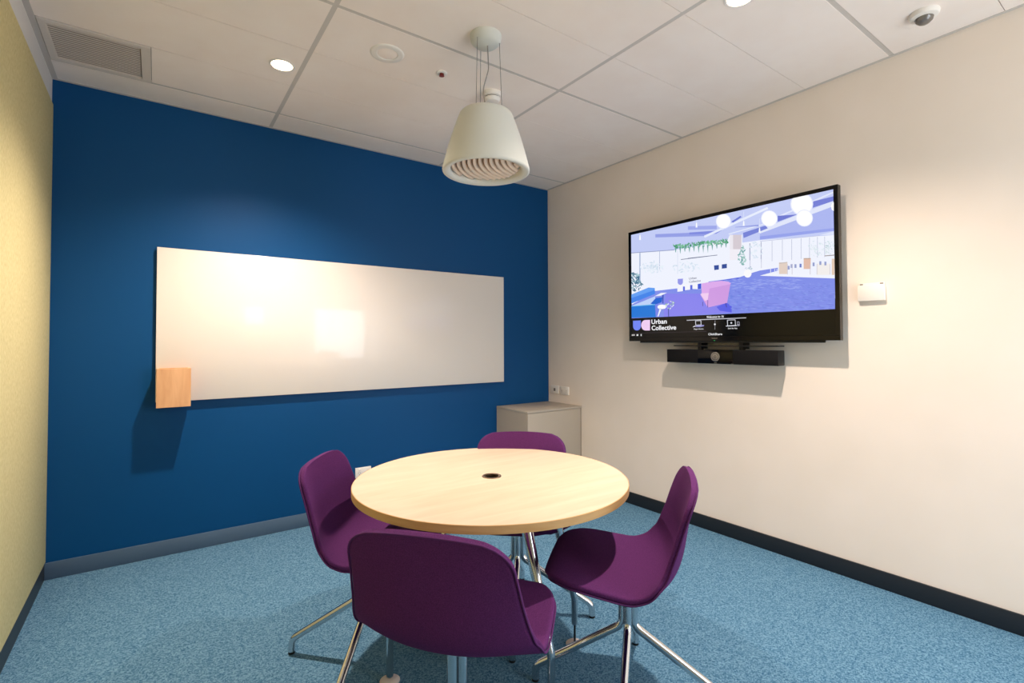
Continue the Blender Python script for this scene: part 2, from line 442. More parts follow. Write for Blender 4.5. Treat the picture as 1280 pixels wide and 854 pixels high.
(51,[4845,3023,4925,3058,5044,2991,4964,2963]),
(31,[7742,2979,7840,3004,7985,2940,7888,2921]),
(31,[9511,2966,9567,2992,9650,2940,9594,2920]),
(35,[8992,2207,9089,2237,9233,2174,9137,2149]),
(50,[9295,2622,9370,2650,9479,2592,9406,2571]),
(46,[9575,1898,9699,1928,9883,1861,9760,1836]),
(31,[4763,3194,4858,3225,4998,3156,4904,3132]),
(46,[9640,3371,9695,3392,9776,3344,9721,3328]),
(27,[5543,3696,5593,3726,5667,3671,5618,3648]),
(30,[4608,3100,4742,3128,4939,3051,4807,3030]),
(31,[8484,3803,8543,3822,8630,3772,8571,3759]),
(56,[4607,3397,4722,3424,4893,3351,4779,3331]),
(28,[5494,3647,5533,3679,5592,3626,5553,3601]),
(31,[7927,2136,8008,2172,8127,2109,8047,2078]),
(45,[9071,3367,9097,3395,9134,3352,9109,3330]),
(27,[9277,3087,9319,3114,9381,3066,9339,3045]),
(47,[6004,3250,6107,3276,6259,3208,6157,3189]),
(30,[7070,2641,7146,2674,7257,2612,7182,2584]),
(31,[8563,3249,8596,3277,8646,3230,8613,3207]),
(45,[8539,2877,8576,2909,8631,2859,8594,2833]),
(28,[8965,3422,9017,3445,9094,3395,9042,3378]),
(45,[7965,3599,8004,3625,8061,3577,8023,3557]),
(33,[9054,3296,9119,3318,9215,3265,9151,3249]),
(30,[6224,3349,6294,3378,6397,3318,6328,3296]),
(33,[9434,3455,9475,3478,9535,3432,9494,3415]),
(50,[9286,2922,9341,2949,9421,2897,9367,2876]),
(45,[6559,3296,6648,3321,6780,3258,6692,3239]),
(33,[9692,1849,9763,1885,9867,1826,9797,1796]),
(35,[5342,3202,5433,3232,5567,3165,5477,3142]),
(45,[8280,3643,8319,3668,8377,3621,8338,3603]),
(33,[7999,3887,8022,3913,8056,3872,8033,3852]),
(45,[9461,3132,9500,3158,9557,3112,9518,3091]),
(56,[9727,2883,9800,2906,9908,2851,9836,2833]),
(33,[6973,3679,7006,3708,7055,3659,7022,3637]),
(56,[5318,2992,5400,3025,5521,2959,5440,2932]),
(45,[8217,3817,8261,3839,8326,3792,8282,3776]),
(46,[8524,3187,8598,3210,8707,3153,8634,3136]),
(31,[4489,3129,4538,3168,4609,3107,4561,3074]),
(27,[5242,2878,5354,2910,5518,2838,5408,2813]),
(49,[7475,2104,7572,2141,7715,2074,7619,2043]),
(30,[5181,3690,5277,3714,5419,3648,5324,3631]),
(56,[7683,1934,7793,1971,7956,1902,7847,1871]),
(49,[9060,2453,9142,2482,9261,2422,9181,2399]),
(31,[5257,3457,5380,3480,5560,3408,5440,3391]),
(49,[6354,3803,6385,3832,6430,3785,6399,3762]),
(31,[7993,3079,8081,3103,8212,3042,8125,3024]),
(30,[8957,2393,9013,2427,9095,2371,9040,2343]),
(56,[8371,3557,8443,3577,8551,3522,8479,3508]),
(27,[6127,2463,6192,2503,6288,2439,6223,2406]),
(55,[9491,1782,9633,1813,9842,1743,9703,1718]),
(45,[9763,3542,9816,3561,9894,3514,9841,3501]),
(50,[6237,3312,6334,3337,6478,3271,6381,3253]),
(28,[5969,2732,6028,2770,6113,2709,6056,2677]),
(30,[8404,1948,8473,1987,8575,1926,8506,1893]),
(57,[5001,3749,5099,3772,5245,3706,5148,3689]),
(31,[8044,2969,8123,2995,8241,2936,8162,2915]),
(31,[6908,3683,6963,3709,7044,3655,6990,3636]),
(49,[7007,3165,7114,3188,7273,3121,7167,3104]),
(30,[4438,3280,4573,3306,4772,3229,4639,3210]),
(50,[8360,3649,8401,3673,8461,3627,8420,3609]),
(30,[7541,2438,7674,2466,7868,2394,7738,2372]),
(33,[7742,2225,7856,2258,8024,2189,7911,2162]),
(27,[7102,2298,7165,2337,7258,2275,7196,2242]),
(27,[9292,3415,9315,3441,9349,3400,9326,3379]),
(31,[8984,3127,9042,3151,9129,3099,9071,3080]),
(31,[8615,2033,8718,2066,8870,2001,8768,1973]),
(30,[5024,3762,5090,3790,5188,3731,5122,3710]),
(45,[7262,1973,7423,2006,7661,1929,7502,1902]),
(30,[8425,3459,8482,3482,8565,3431,8509,3413]),
(51,[6666,3001,6759,3030,6897,2964,6805,2942]),
(47,[6351,2049,6467,2088,6638,2015,6523,1982]),
(30,[7037,2595,7123,2628,7250,2564,7165,2536]),
(35,[8435,2641,8535,2668,8682,2604,8583,2583]),
(50,[8982,2375,9040,2408,9124,2352,9067,2324]),
(35,[9052,2441,9117,2473,9213,2416,9149,2390]),
(56,[6175,2154,6238,2198,6330,2133,6268,2095]),
(30,[5391,3545,5438,3577,5508,3521,5461,3496]),
(35,[8058,2740,8118,2772,8207,2715,8148,2689]),
(31,[9761,1974,9807,2011,9873,1956,9828,1925]),
(45,[5163,3159,5233,3193,5335,3130,5267,3102]),
(28,[5563,3998,5625,4022,5716,3967,5655,3949]),
(51,[6163,2707,6285,2737,6465,2665,6345,2641]),
(45,[4854,3318,4902,3354,4974,3295,4926,3266]),
(46,[9533,2798,9587,2826,9668,2774,9614,2752]),
(55,[4602,4270,4640,4298,4697,4248,4659,4226]),
(35,[5717,3231,5832,3256,6002,3185,5888,3166]),
(49,[6964,2316,7053,2353,7183,2286,7095,2256]),
(35,[6016,3565,6100,3590,6224,3528,6141,3510]),
(30,[4552,3155,4606,3193,4685,3131,4632,3100]),
(28,[9564,3574,9604,3595,9663,3551,9623,3535]),
(28,[9077,2324,9167,2354,9300,2293,9211,2268]),
(30,[5899,2182,5989,2223,6121,2153,6032,2119]),
(28,[9728,3406,9762,3430,9813,3387,9779,3369]),
(30,[7949,3248,7986,3278,8039,3228,8003,3204]),
(57,[5537,3164,5624,3194,5754,3128,5667,3105]),
(27,[8164,2076,8298,2107,8495,2036,8363,2011]),
(46,[7388,2852,7449,2885,7538,2827,7478,2800]),
(49,[5403,3191,5523,3218,5700,3145,5581,3126]),
(28,[4929,2968,4987,3007,5074,2944,5016,2912]),
(46,[9063,2182,9140,2215,9254,2155,9178,2128]),
(30,[6369,2251,6495,2286,6680,2212,6556,2183]),
(30,[7211,3736,7283,3757,7388,3701,7317,3686]),
(49,[8701,3414,8757,3437,8840,3386,8784,3369]),
(31,[6485,2278,6552,2318,6651,2254,6584,2220]),
(35,[6422,2049,6539,2088,6711,2015,6596,1983]),
(56,[8065,2725,8171,2751,8327,2685,8223,2665]),
(30,[9830,2071,9874,2107,9939,2054,9896,2023]),
(46,[9382,2693,9417,2725,9468,2676,9434,2650]),
(50,[8010,3027,8083,3053,8191,2995,8118,2974]),
(30,[6059,3451,6141,3477,6262,3415,6181,3396]),
(30,[6038,2481,6124,2518,6251,2451,6166,2420]),
(55,[8208,2462,8308,2492,8457,2427,8358,2403]),
(46,[8669,2511,8785,2537,8957,2470,8842,2450]),
(49,[5785,3056,5922,3080,6123,3005,5989,2987]),
(28,[5643,3203,5762,3229,5938,3157,5821,3138]),
(30,[7990,2090,8051,2129,8139,2069,8080,2035]),
(49,[8341,1976,8428,2012,8557,1948,8471,1917]),
(49,[4575,3314,4643,3349,4743,3285,4676,3258]),
(31,[8303,2706,8407,2732,8559,2667,8457,2647]),
(27,[6959,3090,7069,3115,7232,3047,7123,3028]),
(47,[4577,2907,4655,2944,4771,2877,4693,2846]),
(31,[8742,2544,8792,2578,8865,2523,8816,2496]),
(45,[6255,3290,6294,3324,6351,3270,6312,3243]),
(33,[9181,3367,9221,3392,9279,3345,9239,3326]),
(31,[8832,2234,8919,2266,9049,2204,8962,2178]),
(28,[4489,2992,4570,3028,4689,2960,4609,2930]),
(35,[8749,2279,8808,2314,8895,2257,8836,2228]),
(47,[7133,3044,7212,3073,7329,3011,7251,2989]),
(45,[5011,3969,5053,3998,5115,3946,5073,3923]),
(46,[4559,3893,4597,3926,4653,3872,4615,3847]),
(45,[8349,1881,8499,1912,8721,1839,8573,1813]),
(46,[5166,2919,5283,2949,5457,2876,5341,2852]),
(56,[6611,2141,6761,2175,6981,2098,6834,2070]),
(33,[4297,3357,4415,3385,4590,3311,4473,3290]),
(46,[6673,2834,6768,2864,6908,2798,6814,2774]),
(31,[7242,3312,7288,3342,7356,3289,7310,3265]),
(57,[6289,2449,6444,2478,6671,2401,6519,2377]),
(49,[6595,2392,6676,2430,6795,2364,6715,2333]),
(28,[5694,3278,5753,3311,5839,3252,5781,3226]),
(30,[9493,2427,9570,2456,9684,2398,9608,2374]),
(46,[8399,1972,8531,2004,8726,1934,8596,1907]),
(31,[7644,3051,7692,3082,7763,3028,7715,3003]),
(49,[8245,2048,8319,2085,8429,2023,8355,1991]),
(31,[7155,2137,7259,2173,7412,2104,7309,2074]),
(55,[4297,3821,4410,3843,4578,3772,4466,3757]),
(45,[9674,3116,9747,3136,9856,3082,9783,3067]),
(31,[8996,3561,9035,3584,9094,3539,9054,3521]),
(49,[7313,2153,7407,2190,7546,2123,7453,2092]),
(35,[6374,2260,6481,2297,6640,2226,6534,2196]),
(47,[9374,3521,9427,3541,9505,3493,9453,3478]),
(30,[9681,1782,9808,1813,9994,1746,9869,1720]),
(35,[7152,2392,7269,2424,7441,2354,7326,2328]),
(35,[4983,3222,5091,3251,5249,3181,5143,3158]),
(45,[5392,3040,5519,3067,5706,2993,5581,2972]),
(50,[5126,3761,5201,3788,5313,3726,5238,3707]),
(30,[6233,3098,6289,3131,6370,3073,6315,3046]),
(46,[4639,3793,4726,3818,4856,3753,4769,3735]),
(31,[8326,2947,8402,2973,8513,2915,8439,2894]),
(51,[8785,3634,8833,3656,8903,3608,8856,3592]),
(49,[6695,2872,6812,2899,6985,2829,6869,2808]),
(46,[7159,2481,7210,2520,7285,2460,7234,2428]),
(31,[7389,3053,7496,3077,7655,3010,7549,2993]),
(49,[6381,3716,6409,3746,6451,3699,6423,3675]),
(46,[4778,3001,4911,3030,5107,2953,4976,2931]),
(30,[6848,3502,6923,3527,7034,3468,6960,3449]),
(45,[9424,3187,9450,3215,9488,3172,9462,3149]),
(55,[4974,4020,5057,4043,5180,3981,5098,3965]),
(45,[6651,3507,6692,3537,6753,3486,6712,3462]),
(51,[8815,3036,8896,3059,9016,3001,8936,2984]),
(28,[5300,3319,5377,3350,5490,3287,5414,3263]),
(33,[9428,3407,9484,3428,9566,3379,9511,3363]),
(33,[7732,3924,7763,3949,7809,3904,7778,3886]),
(30,[8764,3561,8805,3584,8866,3538,8825,3520]),
(31,[7336,3702,7369,3729,7418,3682,7385,3661]),
(30,[7943,3747,7986,3770,8050,3723,8007,3705]),
(31,[6969,3439,7051,3463,7173,3402,7091,3384]),
(45,[9351,3497,9373,3523,9405,3482,9383,3462]),
(46,[9035,3637,9083,3657,9155,3610,9107,3595]),
(45,[8893,3658,8916,3683,8951,3642,8928,3623]),
(33,[9103,3050,9183,3072,9300,3015,9221,2998]),
(49,[8806,1943,8888,1980,9009,1917,8928,1887]),
(46,[6857,2948,6980,2972,7162,2902,7040,2883]),
(50,[8447,3273,8526,3294,8643,3237,8564,3221]),
(47,[9398,2053,9481,2086,9602,2025,9521,1998]),
(47,[5878,2557,5951,2596,6060,2530,5987,2498]),
(45,[5597,2964,5707,2993,5870,2923,5761,2899]),
(56,[9578,3316,9634,3338,9718,3288,9662,3272]),
(30,[9621,3385,9684,3405,9778,3354,9715,3340]),
(47,[8040,3809,8061,3836,8092,3795,8071,3774]),
(49,[9050,3668,9092,3689,9155,3644,9113,3628]),
(27,[9679,2635,9775,2658,9917,2598,9822,2580]),
(30,[9408,3263,9440,3289,9488,3245,9456,3224]),
(31,[6174,3773,6247,3796,6355,3738,6283,3721]),
(46,[9669,2194,9759,2224,9891,2163,9802,2139]),
(45,[5514,3638,5567,3668,5646,3612,5593,3588]),
(35,[7340,2258,7393,2298,7472,2238,7419,2204]),
(50,[7467,3139,7554,3164,7683,3102,7597,3083]),
(45,[6434,3343,6516,3369,6636,3308,6556,3288]),
(31,[9258,2306,9337,2337,9453,2277,9375,2252]),
(50,[7830,2318,7946,2349,8119,2280,8004,2255]),
(31,[7220,3028,7307,3055,7436,2992,7349,2971]),
(30,[7864,3454,7912,3481,7982,3430,7935,3409]),
(50,[6618,2691,6747,2719,6936,2647,6810,2624]),
(47,[4449,2911,4596,2941,4813,2861,4668,2838]),
(55,[5013,3332,5064,3367,5139,3309,5088,3280]),
(45,[7668,3185,7762,3208,7900,3145,7807,3128]),
(31,[4572,4271,4655,4292,4777,4230,4695,4217]),
(46,[8591,3244,8674,3265,8795,3207,8714,3192]),
(30,[6274,3204,6348,3233,6456,3173,6384,3149]),
(33,[5290,2832,5438,2860,5656,2782,5510,2760]),
(27,[5162,3291,5265,3319,5418,3250,5316,3228]),
(46,[4339,3809,4417,3837,4533,3773,4456,3753]),
(30,[7285,2315,7427,2345,7637,2271,7497,2247]),
(50,[9394,2062,9451,2098,9535,2041,9479,2011]),
(51,[8660,3227,8690,3256,8735,3210,8705,3187]),
(49,[5186,3378,5254,3410,5355,3348,5288,3323]),
(35,[9300,2094,9360,2129,9448,2072,9389,2042]),
(49,[9291,2903,9380,2925,9512,2866,9424,2850]),
(45,[7338,3531,7395,3556,7479,3503,7423,3483]),
(47,[6988,3595,7029,3623,7089,3573,7048,3550]),
(31,[9694,2387,9749,2419,9831,2365,9776,2339]),
(30,[8185,2777,8249,2808,8343,2750,8280,2726]),
(30,[5461,3175,5546,3206,5672,3140,5588,3116]),
(30,[7956,3571,7991,3598,8044,3551,8008,3530]),
(33,[5228,3787,5282,3815,5363,3759,5309,3737]),
(65,[6335,3907,6538,3905,6738,3840,6538,3842]),
(65,[5723,4059,5881,4065,6037,4007,5881,4001]),
(65,[6514,3738,6720,3736,6922,3673,6720,3674]),
(65,[6252,4115,6361,4128,6469,4078,6361,4065]),
(65,[6969,3736,7163,3735,7354,3673,7163,3674]),
(65,[6053,4502,6129,4520,6204,4474,6128,4456]),
(65,[7160,4249,7262,4261,7363,4212,7262,4200]),
(65,[5672,4367,5852,4367,6030,4303,5852,4302]),
(65,[7844,3908,8019,3907,8192,3847,8019,3848]),
(65,[5386,4272,5517,4283,5646,4228,5516,4218]),
(65,[6981,4154,7087,4166,7191,4117,7086,4105]),
(65,[8575,3540,8676,3553,8776,3507,8676,3495]),
(65,[6108,4203,6253,4209,6396,4152,6252,4146]),
(65,[6002,4539,6189,4536,6374,4470,6189,4473]),
(65,[8381,3487,8511,3495,8639,3445,8510,3437]),
(65,[6585,3683,6712,3694,6838,3643,6712,3632]),
(65,[8312,3952,8480,3951,8646,3892,8480,3893]),
(65,[5760,4531,5867,4544,5972,4492,5866,4480]),
(65,[7907,4154,8053,4157,8196,4101,8052,4098]),
(65,[8525,4021,8625,4031,8724,3984,8625,3973]),
(65,[8007,3564,8136,3572,8265,3522,8136,3513]),
(65,[5548,4460,5683,4468,5816,4412,5682,4404]),
(65,[5725,4601,5940,4593,6151,4521,5940,4529]),
(65,[6319,3892,6501,3894,6680,3833,6500,3831]),
(65,[7009,4015,7196,4014,7379,3951,7195,3953]),
(65,[8271,3441,8432,3444,8591,3390,8432,3386]),
(65,[6933,4340,7090,4342,7245,4283,7090,4281]),
(65,[5800,3845,5948,3854,6093,3799,5947,3790]),
(65,[7869,3585,7950,3602,8030,3559,7949,3542]),
(65,[7956,3808,8027,3826,8097,3784,8026,3767]),
(65,[8110,3902,8238,3909,8365,3857,8238,3850]),
(65,[8533,4017,8691,4017,8847,3960,8691,3960]),
(65,[7193,3970,7368,3971,7540,3910,7367,3910]),
(65,[6885,4288,7048,4290,7208,4230,7047,4228]),
(65,[6058,3999,6201,4007,6341,3952,6200,3944]),
(65,[5823,3822,5970,3830,6114,3775,5969,3766]),
(65,[6302,3879,6391,3896,6479,3850,6391,3833]),
(65,[7547,3605,7639,3620,7729,3576,7638,3560]),
(65,[5471,4144,5692,4139,5909,4070,5692,4074]),
(65,[5278,4416,5471,4414,5660,4348,5470,4349]),
(65,[6888,4100,7020,4108,7151,4054,7020,4046]),
(65,[7501,3960,7601,3973,7700,3925,7601,3913]),
(65,[6287,4325,6371,4341,6454,4295,6371,4278]),
(65,[5984,4173,6065,4191,6146,4145,6065,4127]),
(65,[7714,4075,7856,4080,7995,4025,7855,4020]),
(65,[7089,3984,7169,4001,7248,3957,7169,3940]),
(65,[8357,4122,8448,4134,8538,4088,8448,4076]),
(65,[6079,4392,6155,4410,6230,4364,6155,4346]),
(65,[6098,4180,6208,4192,6316,4142,6207,4129]),
(65,[7064,4315,7145,4331,7225,4286,7145,4270]),
(65,[7680,3965,7837,3968,7991,3911,7837,3908]),
(65,[6793,4252,6866,4270,6938,4226,6866,4208]),
(65,[6611,3802,6816,3799,7018,3736,6816,3737]),
(65,[8477,4027,8556,4041,8635,3998,8556,3983]),
(65,[8468,3580,8540,3597,8611,3557,8539,3539]),
(65,[6706,3625,6813,3639,6918,3592,6813,3577]),
(65,[8462,3532,8559,3545,8654,3500,8558,3487]),
(65,[8505,3687,8619,3697,8732,3649,8619,3639]),
(65,[7768,4025,7939,4024,8107,3964,7938,3965]),
(65,[8176,3465,8274,3478,8370,3434,8273,3420]),
(65,[6671,4140,6749,4157,6826,4113,6748,4095]),
(65,[7383,4198,7532,4201,7679,4144,7532,4140]),
(65,[7588,3937,7675,3952,7762,3907,7675,3892]),
(65,[5630,4545,5849,4537,6064,4466,5848,4473]),
(65,[5411,4260,5551,4269,5690,4212,5551,4204]),
(65,[6597,4110,6808,4104,7015,4037,6808,4042]),
(65,[5838,4475,5968,4483,6096,4428,5968,4419]),
(65,[6775,3843,6896,3854,7016,3803,6896,3792]),
(65,[5783,4097,5917,4107,6049,4052,5917,4043]),
(65,[6795,3921,6923,3930,7050,3878,6923,3869]),
(65,[5218,4537,5420,4534,5618,4465,5419,4468]),
(65,[6613,3653,6755,3662,6894,3609,6754,3600]),
(65,[6904,3911,7076,3913,7244,3854,7075,3852]),
(65,[8102,3779,8180,3795,8256,3753,8179,3736]),
(65,[5895,3893,6057,3899,6216,3841,6056,3835]),
(65,[7566,3757,7681,3768,7795,3719,7681,3708]),
(65,[8066,3518,8132,3537,8197,3497,8131,3478]),
(65,[7717,4111,7909,4106,8097,4042,7908,4046]),
(65,[6736,4413,6850,4423,6962,4371,6849,4361]),
(65,[7205,4015,7313,4026,7420,3977,7313,3966]),
(65,[7760,4124,7844,4139,7927,4094,7844,4079]),
(65,[6000,4213,6119,4224,6237,4172,6118,4161]),
(65,[6468,3734,6587,3746,6704,3697,6587,3684]),
(65,[8551,3437,8635,3452,8718,3410,8634,3395]),
(65,[7440,3910,7556,3920,7670,3870,7555,3860]),
(65,[5762,4390,5849,4407,5934,4359,5848,4342]),
(65,[7864,3912,8051,3909,8234,3847,8051,3850]),
(65,[6896,3974,7059,3977,7219,3918,7058,3915]),
(65,[6996,3998,7172,3998,7345,3937,7171,3937]),
(65,[7945,3523,8122,3524,8297,3467,8122,3465]),
(65,[7729,4209,7830,4221,7929,4172,7829,4161]),
(65,[8349,3798,8455,3809,8561,3761,8455,3751]),
(65,[8512,3471,8620,3483,8727,3436,8620,3425]),
(65,[7323,4257,7402,4273,7480,4228,7402,4213]),
(65,[8210,3428,8338,3437,8464,3387,8337,3378]),
(65,[8191,3786,8366,3785,8538,3726,8365,3727]),
(65,[8537,4058,8620,4072,8703,4027,8620,4014]),
(65,[6705,3776,6837,3785,6968,3733,6836,3723]),
(65,[7288,4124,7413,4132,7537,4080,7413,4072]),
(65,[7965,4128,8061,4140,8156,4093,8061,4081]),
(65,[8222,4145,8323,4156,8423,4108,8323,4097]),
(65,[7633,4207,7822,4202,8009,4137,7822,4142]),
(65,[6574,4156,6744,4158,6911,4097,6743,4095]),
(65,[6306,4128,6435,4138,6562,4084,6434,4075]),
(65,[7880,4108,7950,4125,8019,4082,7949,4065]),
(65,[8197,3655,8298,3668,8397,3622,8297,3609]),
(65,[8483,4051,8615,4056,8744,4003,8614,3998]),
(65,[5334,4526,5431,4541,5528,4491,5431,4476]),
(65,[5411,4558,5569,4561,5726,4500,5569,4496]),
(65,[7576,4142,7718,4146,7859,4090,7718,4086]),
(65,[7467,4116,7663,4110,7857,4045,7663,4050]),
(65,[8382,4029,8469,4042,8555,3998,8468,3984]),
(65,[6835,4114,6982,4120,7126,4063,6981,4058]),
(65,[6691,3916,6782,3932,6871,3886,6781,3870]),
(65,[6146,4268,6292,4274,6435,4217,6291,4211]),
(65,[8405,3452,8472,3470,8537,3431,8471,3412]),
(65,[6389,3741,6493,3756,6595,3708,6492,3693]),
(65,[6101,3855,6192,3872,6282,3825,6192,3808]),
(65,[5902,4204,6065,4208,6225,4148,6064,4144]),
(65,[7985,3885,8159,3884,8330,3825,8159,3825]),
(10,[4075,4499,4268,4522,4265,4037,4072,4067]),
(19,[3257,4426,3369,4408,3366,4006,3254,4023]),
(19,[3663,4485,3789,4463,3786,4067,3660,4087]),
(128,[2938,4608,3258,4599,3254,4017,2934,4007]),
(128,[3370,4621,3664,4616,3660,4087,3366,4075]),
(128,[3790,4605,4058,4603,4055,4160,3787,4146]),
(60,[2961,5146,3262,5118,3260,4755,3203,4621,3108,4579,3014,4653,2958,4779]),
(4,[4937,5898,5184,5883,5181,5508,4952,5502]),
(2,[5330,5891,5578,5889,5575,5533,5328,5546]),
(129,[6717,4856,6708,4762,6683,4679,6645,4618,6596,4583,6543,4578,6489,4603,6441,4657,6403,4734,6379,4827,6371,4926,6380,5022,6406,5105,6445,5166,6494,5200,6548,5204,6601,5178,6649,5123,6686,5046,6710,4954]),
(100,[4283,4511,4876,4576,5299,4555,5628,4427,5768,4280,5727,4192,4699,4015,4652,3612,4277,3666]),
(123,[4209,3590,4277,3680,4652,3647,4648,3103,4450,3015]),
(93,[4209,3568,4450,3015,4583,3090,4578,2489]),
(90,[4690,4016,5736,4204,5566,2713,4622,2442,4581,2913]),
(13,[4316,2945,4314,2588,4340,2585,4343,2942]),
(8,[5476,2697,5522,2349,5554,2359,5508,2706]),
(16,[4591,3055,4569,2455,4595,2451,4617,3050]),
(6,[-28,4181,1162,4674,1562,4566,1579,4015,-34,3306]),
(21,[-28,4181,1162,4674,1562,4566,1561,4383,-31,3830]),
(77,[-35,3063,1578,3790,1614,3037]),
(0,[1280,3136,1618,3614,2028,3650,1985,3205,1614,3007]),
(1,[-35,3063,1573,3029,1606,1853,-43,1913]),
(25,[-35,3063,1573,3072,1572,2993,-36,2999]),
(36,[1573,3029,1780,3109,1731,1904,1606,1853]),
(122,[1536,3795,1950,4052,2319,4016,1948,3800]),
(5,[2009,3851,2118,3860,2097,3072,2024,3081]),
(120,[1858,2617,1980,2605,1772,1901,1710,1906]),
(130,[2254,2727,2241,2661,2203,2604,2144,2561,2070,2537,1988,2535,1906,2554,1831,2592,1771,2647,1733,2713,1721,2783,1734,2850,1773,2907,1833,2950,1908,2973,1991,2974,2073,2954,2147,2915,2205,2860,2242,2795]),
(9,[1777,2656,1988,2514,2222,2581,1988,2556]),
(3,[2376,2566,2371,1855,2419,1851,2424,2561]),
(108,[7896,5452,8235,5372,8228,4518,7889,4586]),
(107,[8863,5527,9126,5461,9120,4697,8856,4754]),
(126,[9351,5032,9814,4924,9807,4142,9344,4234]),
(112,[9876,5241,9971,5217,9961,4111,9866,4130]),
(78,[8863,5527,9126,5473,9126,5402,8862,5454]),
(85,[7896,5414,8235,5416,8235,5354,7895,5339]),
(61,[8360,5213,8439,5195,8437,4925,8358,4942]),
(23,[8703,5165,8780,5147,8777,4880,8700,4897]),
(61,[9192,5141,9266,5123,9263,4862,9190,4879]),
(61,[8508,5179,8586,5161,8584,4892,8506,4910]),
(61,[8243,5116,8322,5098,8320,4827,8240,4844]),
(61,[9437,5171,9510,5154,9507,4896,9435,4912]),
(61,[9617,5099,9689,5082,9686,4826,9615,4842]),
(88,[8405,5221,8398,4453,8421,4448,8428,5216]),
(88,[8222,5264,8216,4489,8239,4485,8246,5258]),
(88,[9340,5005,9333,4265,9355,4261,9361,5000]),
(88,[9804,4898,9797,4173,9818,4168,9824,4893]),
(88,[9093,5062,9087,4315,9109,4310,9115,5057]),
(58,[9628,5466,9966,5438,9964,5496,9626,5525]),
(103,[7530,5054,7528,4723,7556,4717,7559,5048]),
(103,[7706,5016,7703,4687,7731,4681,7733,5010]),
(103,[7792,4997,7790,4669,7817,4664,7820,4991]),
(115,[5802,9272,5783,9089,5730,8937,5649,8828,5546,8775,5431,8783,5316,8852,5212,8976,5130,9143,5077,9337,5060,9537,5080,9725,5135,9880,5220,9987,5325,10036,5441,10023,5555,9949,5656,9823,5736,9657,5786,9468]),
(132,[5769,9284,5752,9118,5704,8979,5629,8880,5536,8832,5432,8840,5327,8903,5233,9015,5158,9167,5110,9343,5094,9525,5113,9695,5163,9836,5240,9933,5335,9978,5440,9966,5544,9900,5636,9785,5709,9634,5755,9462]),
(115,[7863,8741,7845,8556,7796,8400,7719,8289,7623,8234,7516,8240,7408,8307,7311,8430,7234,8597,7185,8792,7169,8994,7188,9184,7240,9342,7319,9452,7418,9504,7526,9493,7633,9420,7727,9295,7802,9129,7848,8938]),
(132,[7833,8752,7816,8584,7771,8442,7701,8341,7613,8291,7516,8296,7418,8358,7330,8470,7260,8622,7216,8799,7201,8983,7218,9155,7266,9298,7338,9398,7427,9446,7525,9436,7622,9370,7709,9256,7776,9105,7819,8932]),
(115,[9251,9264,9228,9022,9166,8819,9071,8676,8951,8605,8818,8614,8684,8705,8562,8869,8465,9091,8404,9349,8384,9617,8408,9867,8474,10073,8574,10215,8697,10280,8832,10261,8965,10162,9083,9994,9175,9773,9232,9522]),
(132,[9213,9279,9192,9059,9136,8875,9049,8744,8940,8680,8819,8689,8697,8772,8586,8921,8499,9123,8443,9358,8425,9601,8447,9827,8506,10015,8597,10144,8709,10203,8832,10186,8952,10096,9060,9944,9143,9743,9196,9515]),
(115,[9232,8275,9215,8094,9169,7941,9098,7831,9009,7775,8910,7779,8811,7843,8721,7962,8650,8123,8605,8312,8590,8510,8608,8695,8656,8850,8730,8959,8821,9011,8921,9002,9019,8934,9106,8813,9175,8652,9218,8467]),
(132,[9203,8285,9188,8120,9146,7982,9081,7882,9000,7831,8910,7835,8820,7893,8739,8001,8674,8148,8633,8320,8620,8499,8636,8667,8680,8808,8747,8907,8829,8954,8920,8947,9010,8884,9089,8775,9152,8629,9191,8460]),
(132,[9981,9095,9909,8995,9882,8845,9906,8609,9976,8485]),
(131,[4025,9788,4077,9770,4095,9350,4000,9382]),
(106,[4061,9761,4068,10586,4046,10595,4040,9769]),
(131,[6377,9088,6421,9072,6436,8687,6355,8715]),
(106,[6408,9064,6414,9823,6396,9830,6389,9071]),
(131,[7080,8305,7121,8291,7136,7916,7059,7941]),
(106,[7109,8283,7115,9021,7098,9027,7092,8288]),
(131,[597,9791,662,9771,686,9302,567,9338]),
(106,[643,9761,649,10683,622,10692,616,9770]),
(15,[264,5275,260,5150,316,5043,320,5168]),
(15,[523,5451,571,5213,714,5064,666,5301]),
(15,[282,4860,311,4734,390,4659,361,4785]),
(11,[111,4544,235,4442,367,4476,244,4577]),
(11,[269,5878,299,5686,410,5556,379,5747]),
(37,[648,5118,551,5027,529,4860,625,4952]),
(11,[424,4976,272,5043,138,4953,291,4887]),
(37,[573,5435,485,5372,456,5236,544,5299]),
(11,[-54,5219,-69,5094,-19,4979,-5,5103]),
(11,[141,4650,238,4537,357,4537,260,4649]),
(37,[-52,5637,-128,5582,-153,5465,-77,5520]),
(37,[746,5102,664,5000,656,4838,738,4940]),
(11,[-46,4981,-21,4797,83,4671,58,4854]),
(37,[250,5430,319,5231,458,5134,389,5331]),
(11,[572,4811,594,4705,657,4639,636,4744]),
(11,[270,6250,126,6325,-5,6251,140,6176]),
(67,[649,5303,506,5382,373,5310,517,5231]),
(37,[615,6077,550,6021,533,5912,598,5968]),
(37,[380,5778,433,5597,553,5499,500,5678]),
(11,[181,5383,260,5307,349,5319,270,5395]),
(37,[615,5472,598,5345,646,5225,663,5352]),
(37,[434,5384,316,5322,265,5157,384,5220]),
(15,[37,5980,-27,5871,-17,5719,47,5829]),
(37,[599,5002,493,4965,438,4833,545,4870]),
(67,[50,5482,42,5373,89,5277,96,5385]),
(37,[-102,5338,-116,5205,-63,5083,-49,5215]),
(37,[429,5376,469,5250,554,5183,515,5309]),
(11,[7,5421,36,5190,165,5028,136,5258]),
(15,[-221,6069,-232,5838,-130,5636,-118,5866]),
(37,[42,5563,125,5354,279,5260,197,5468]),
(67,[182,4903,47,4873,-30,4722,105,4752]),
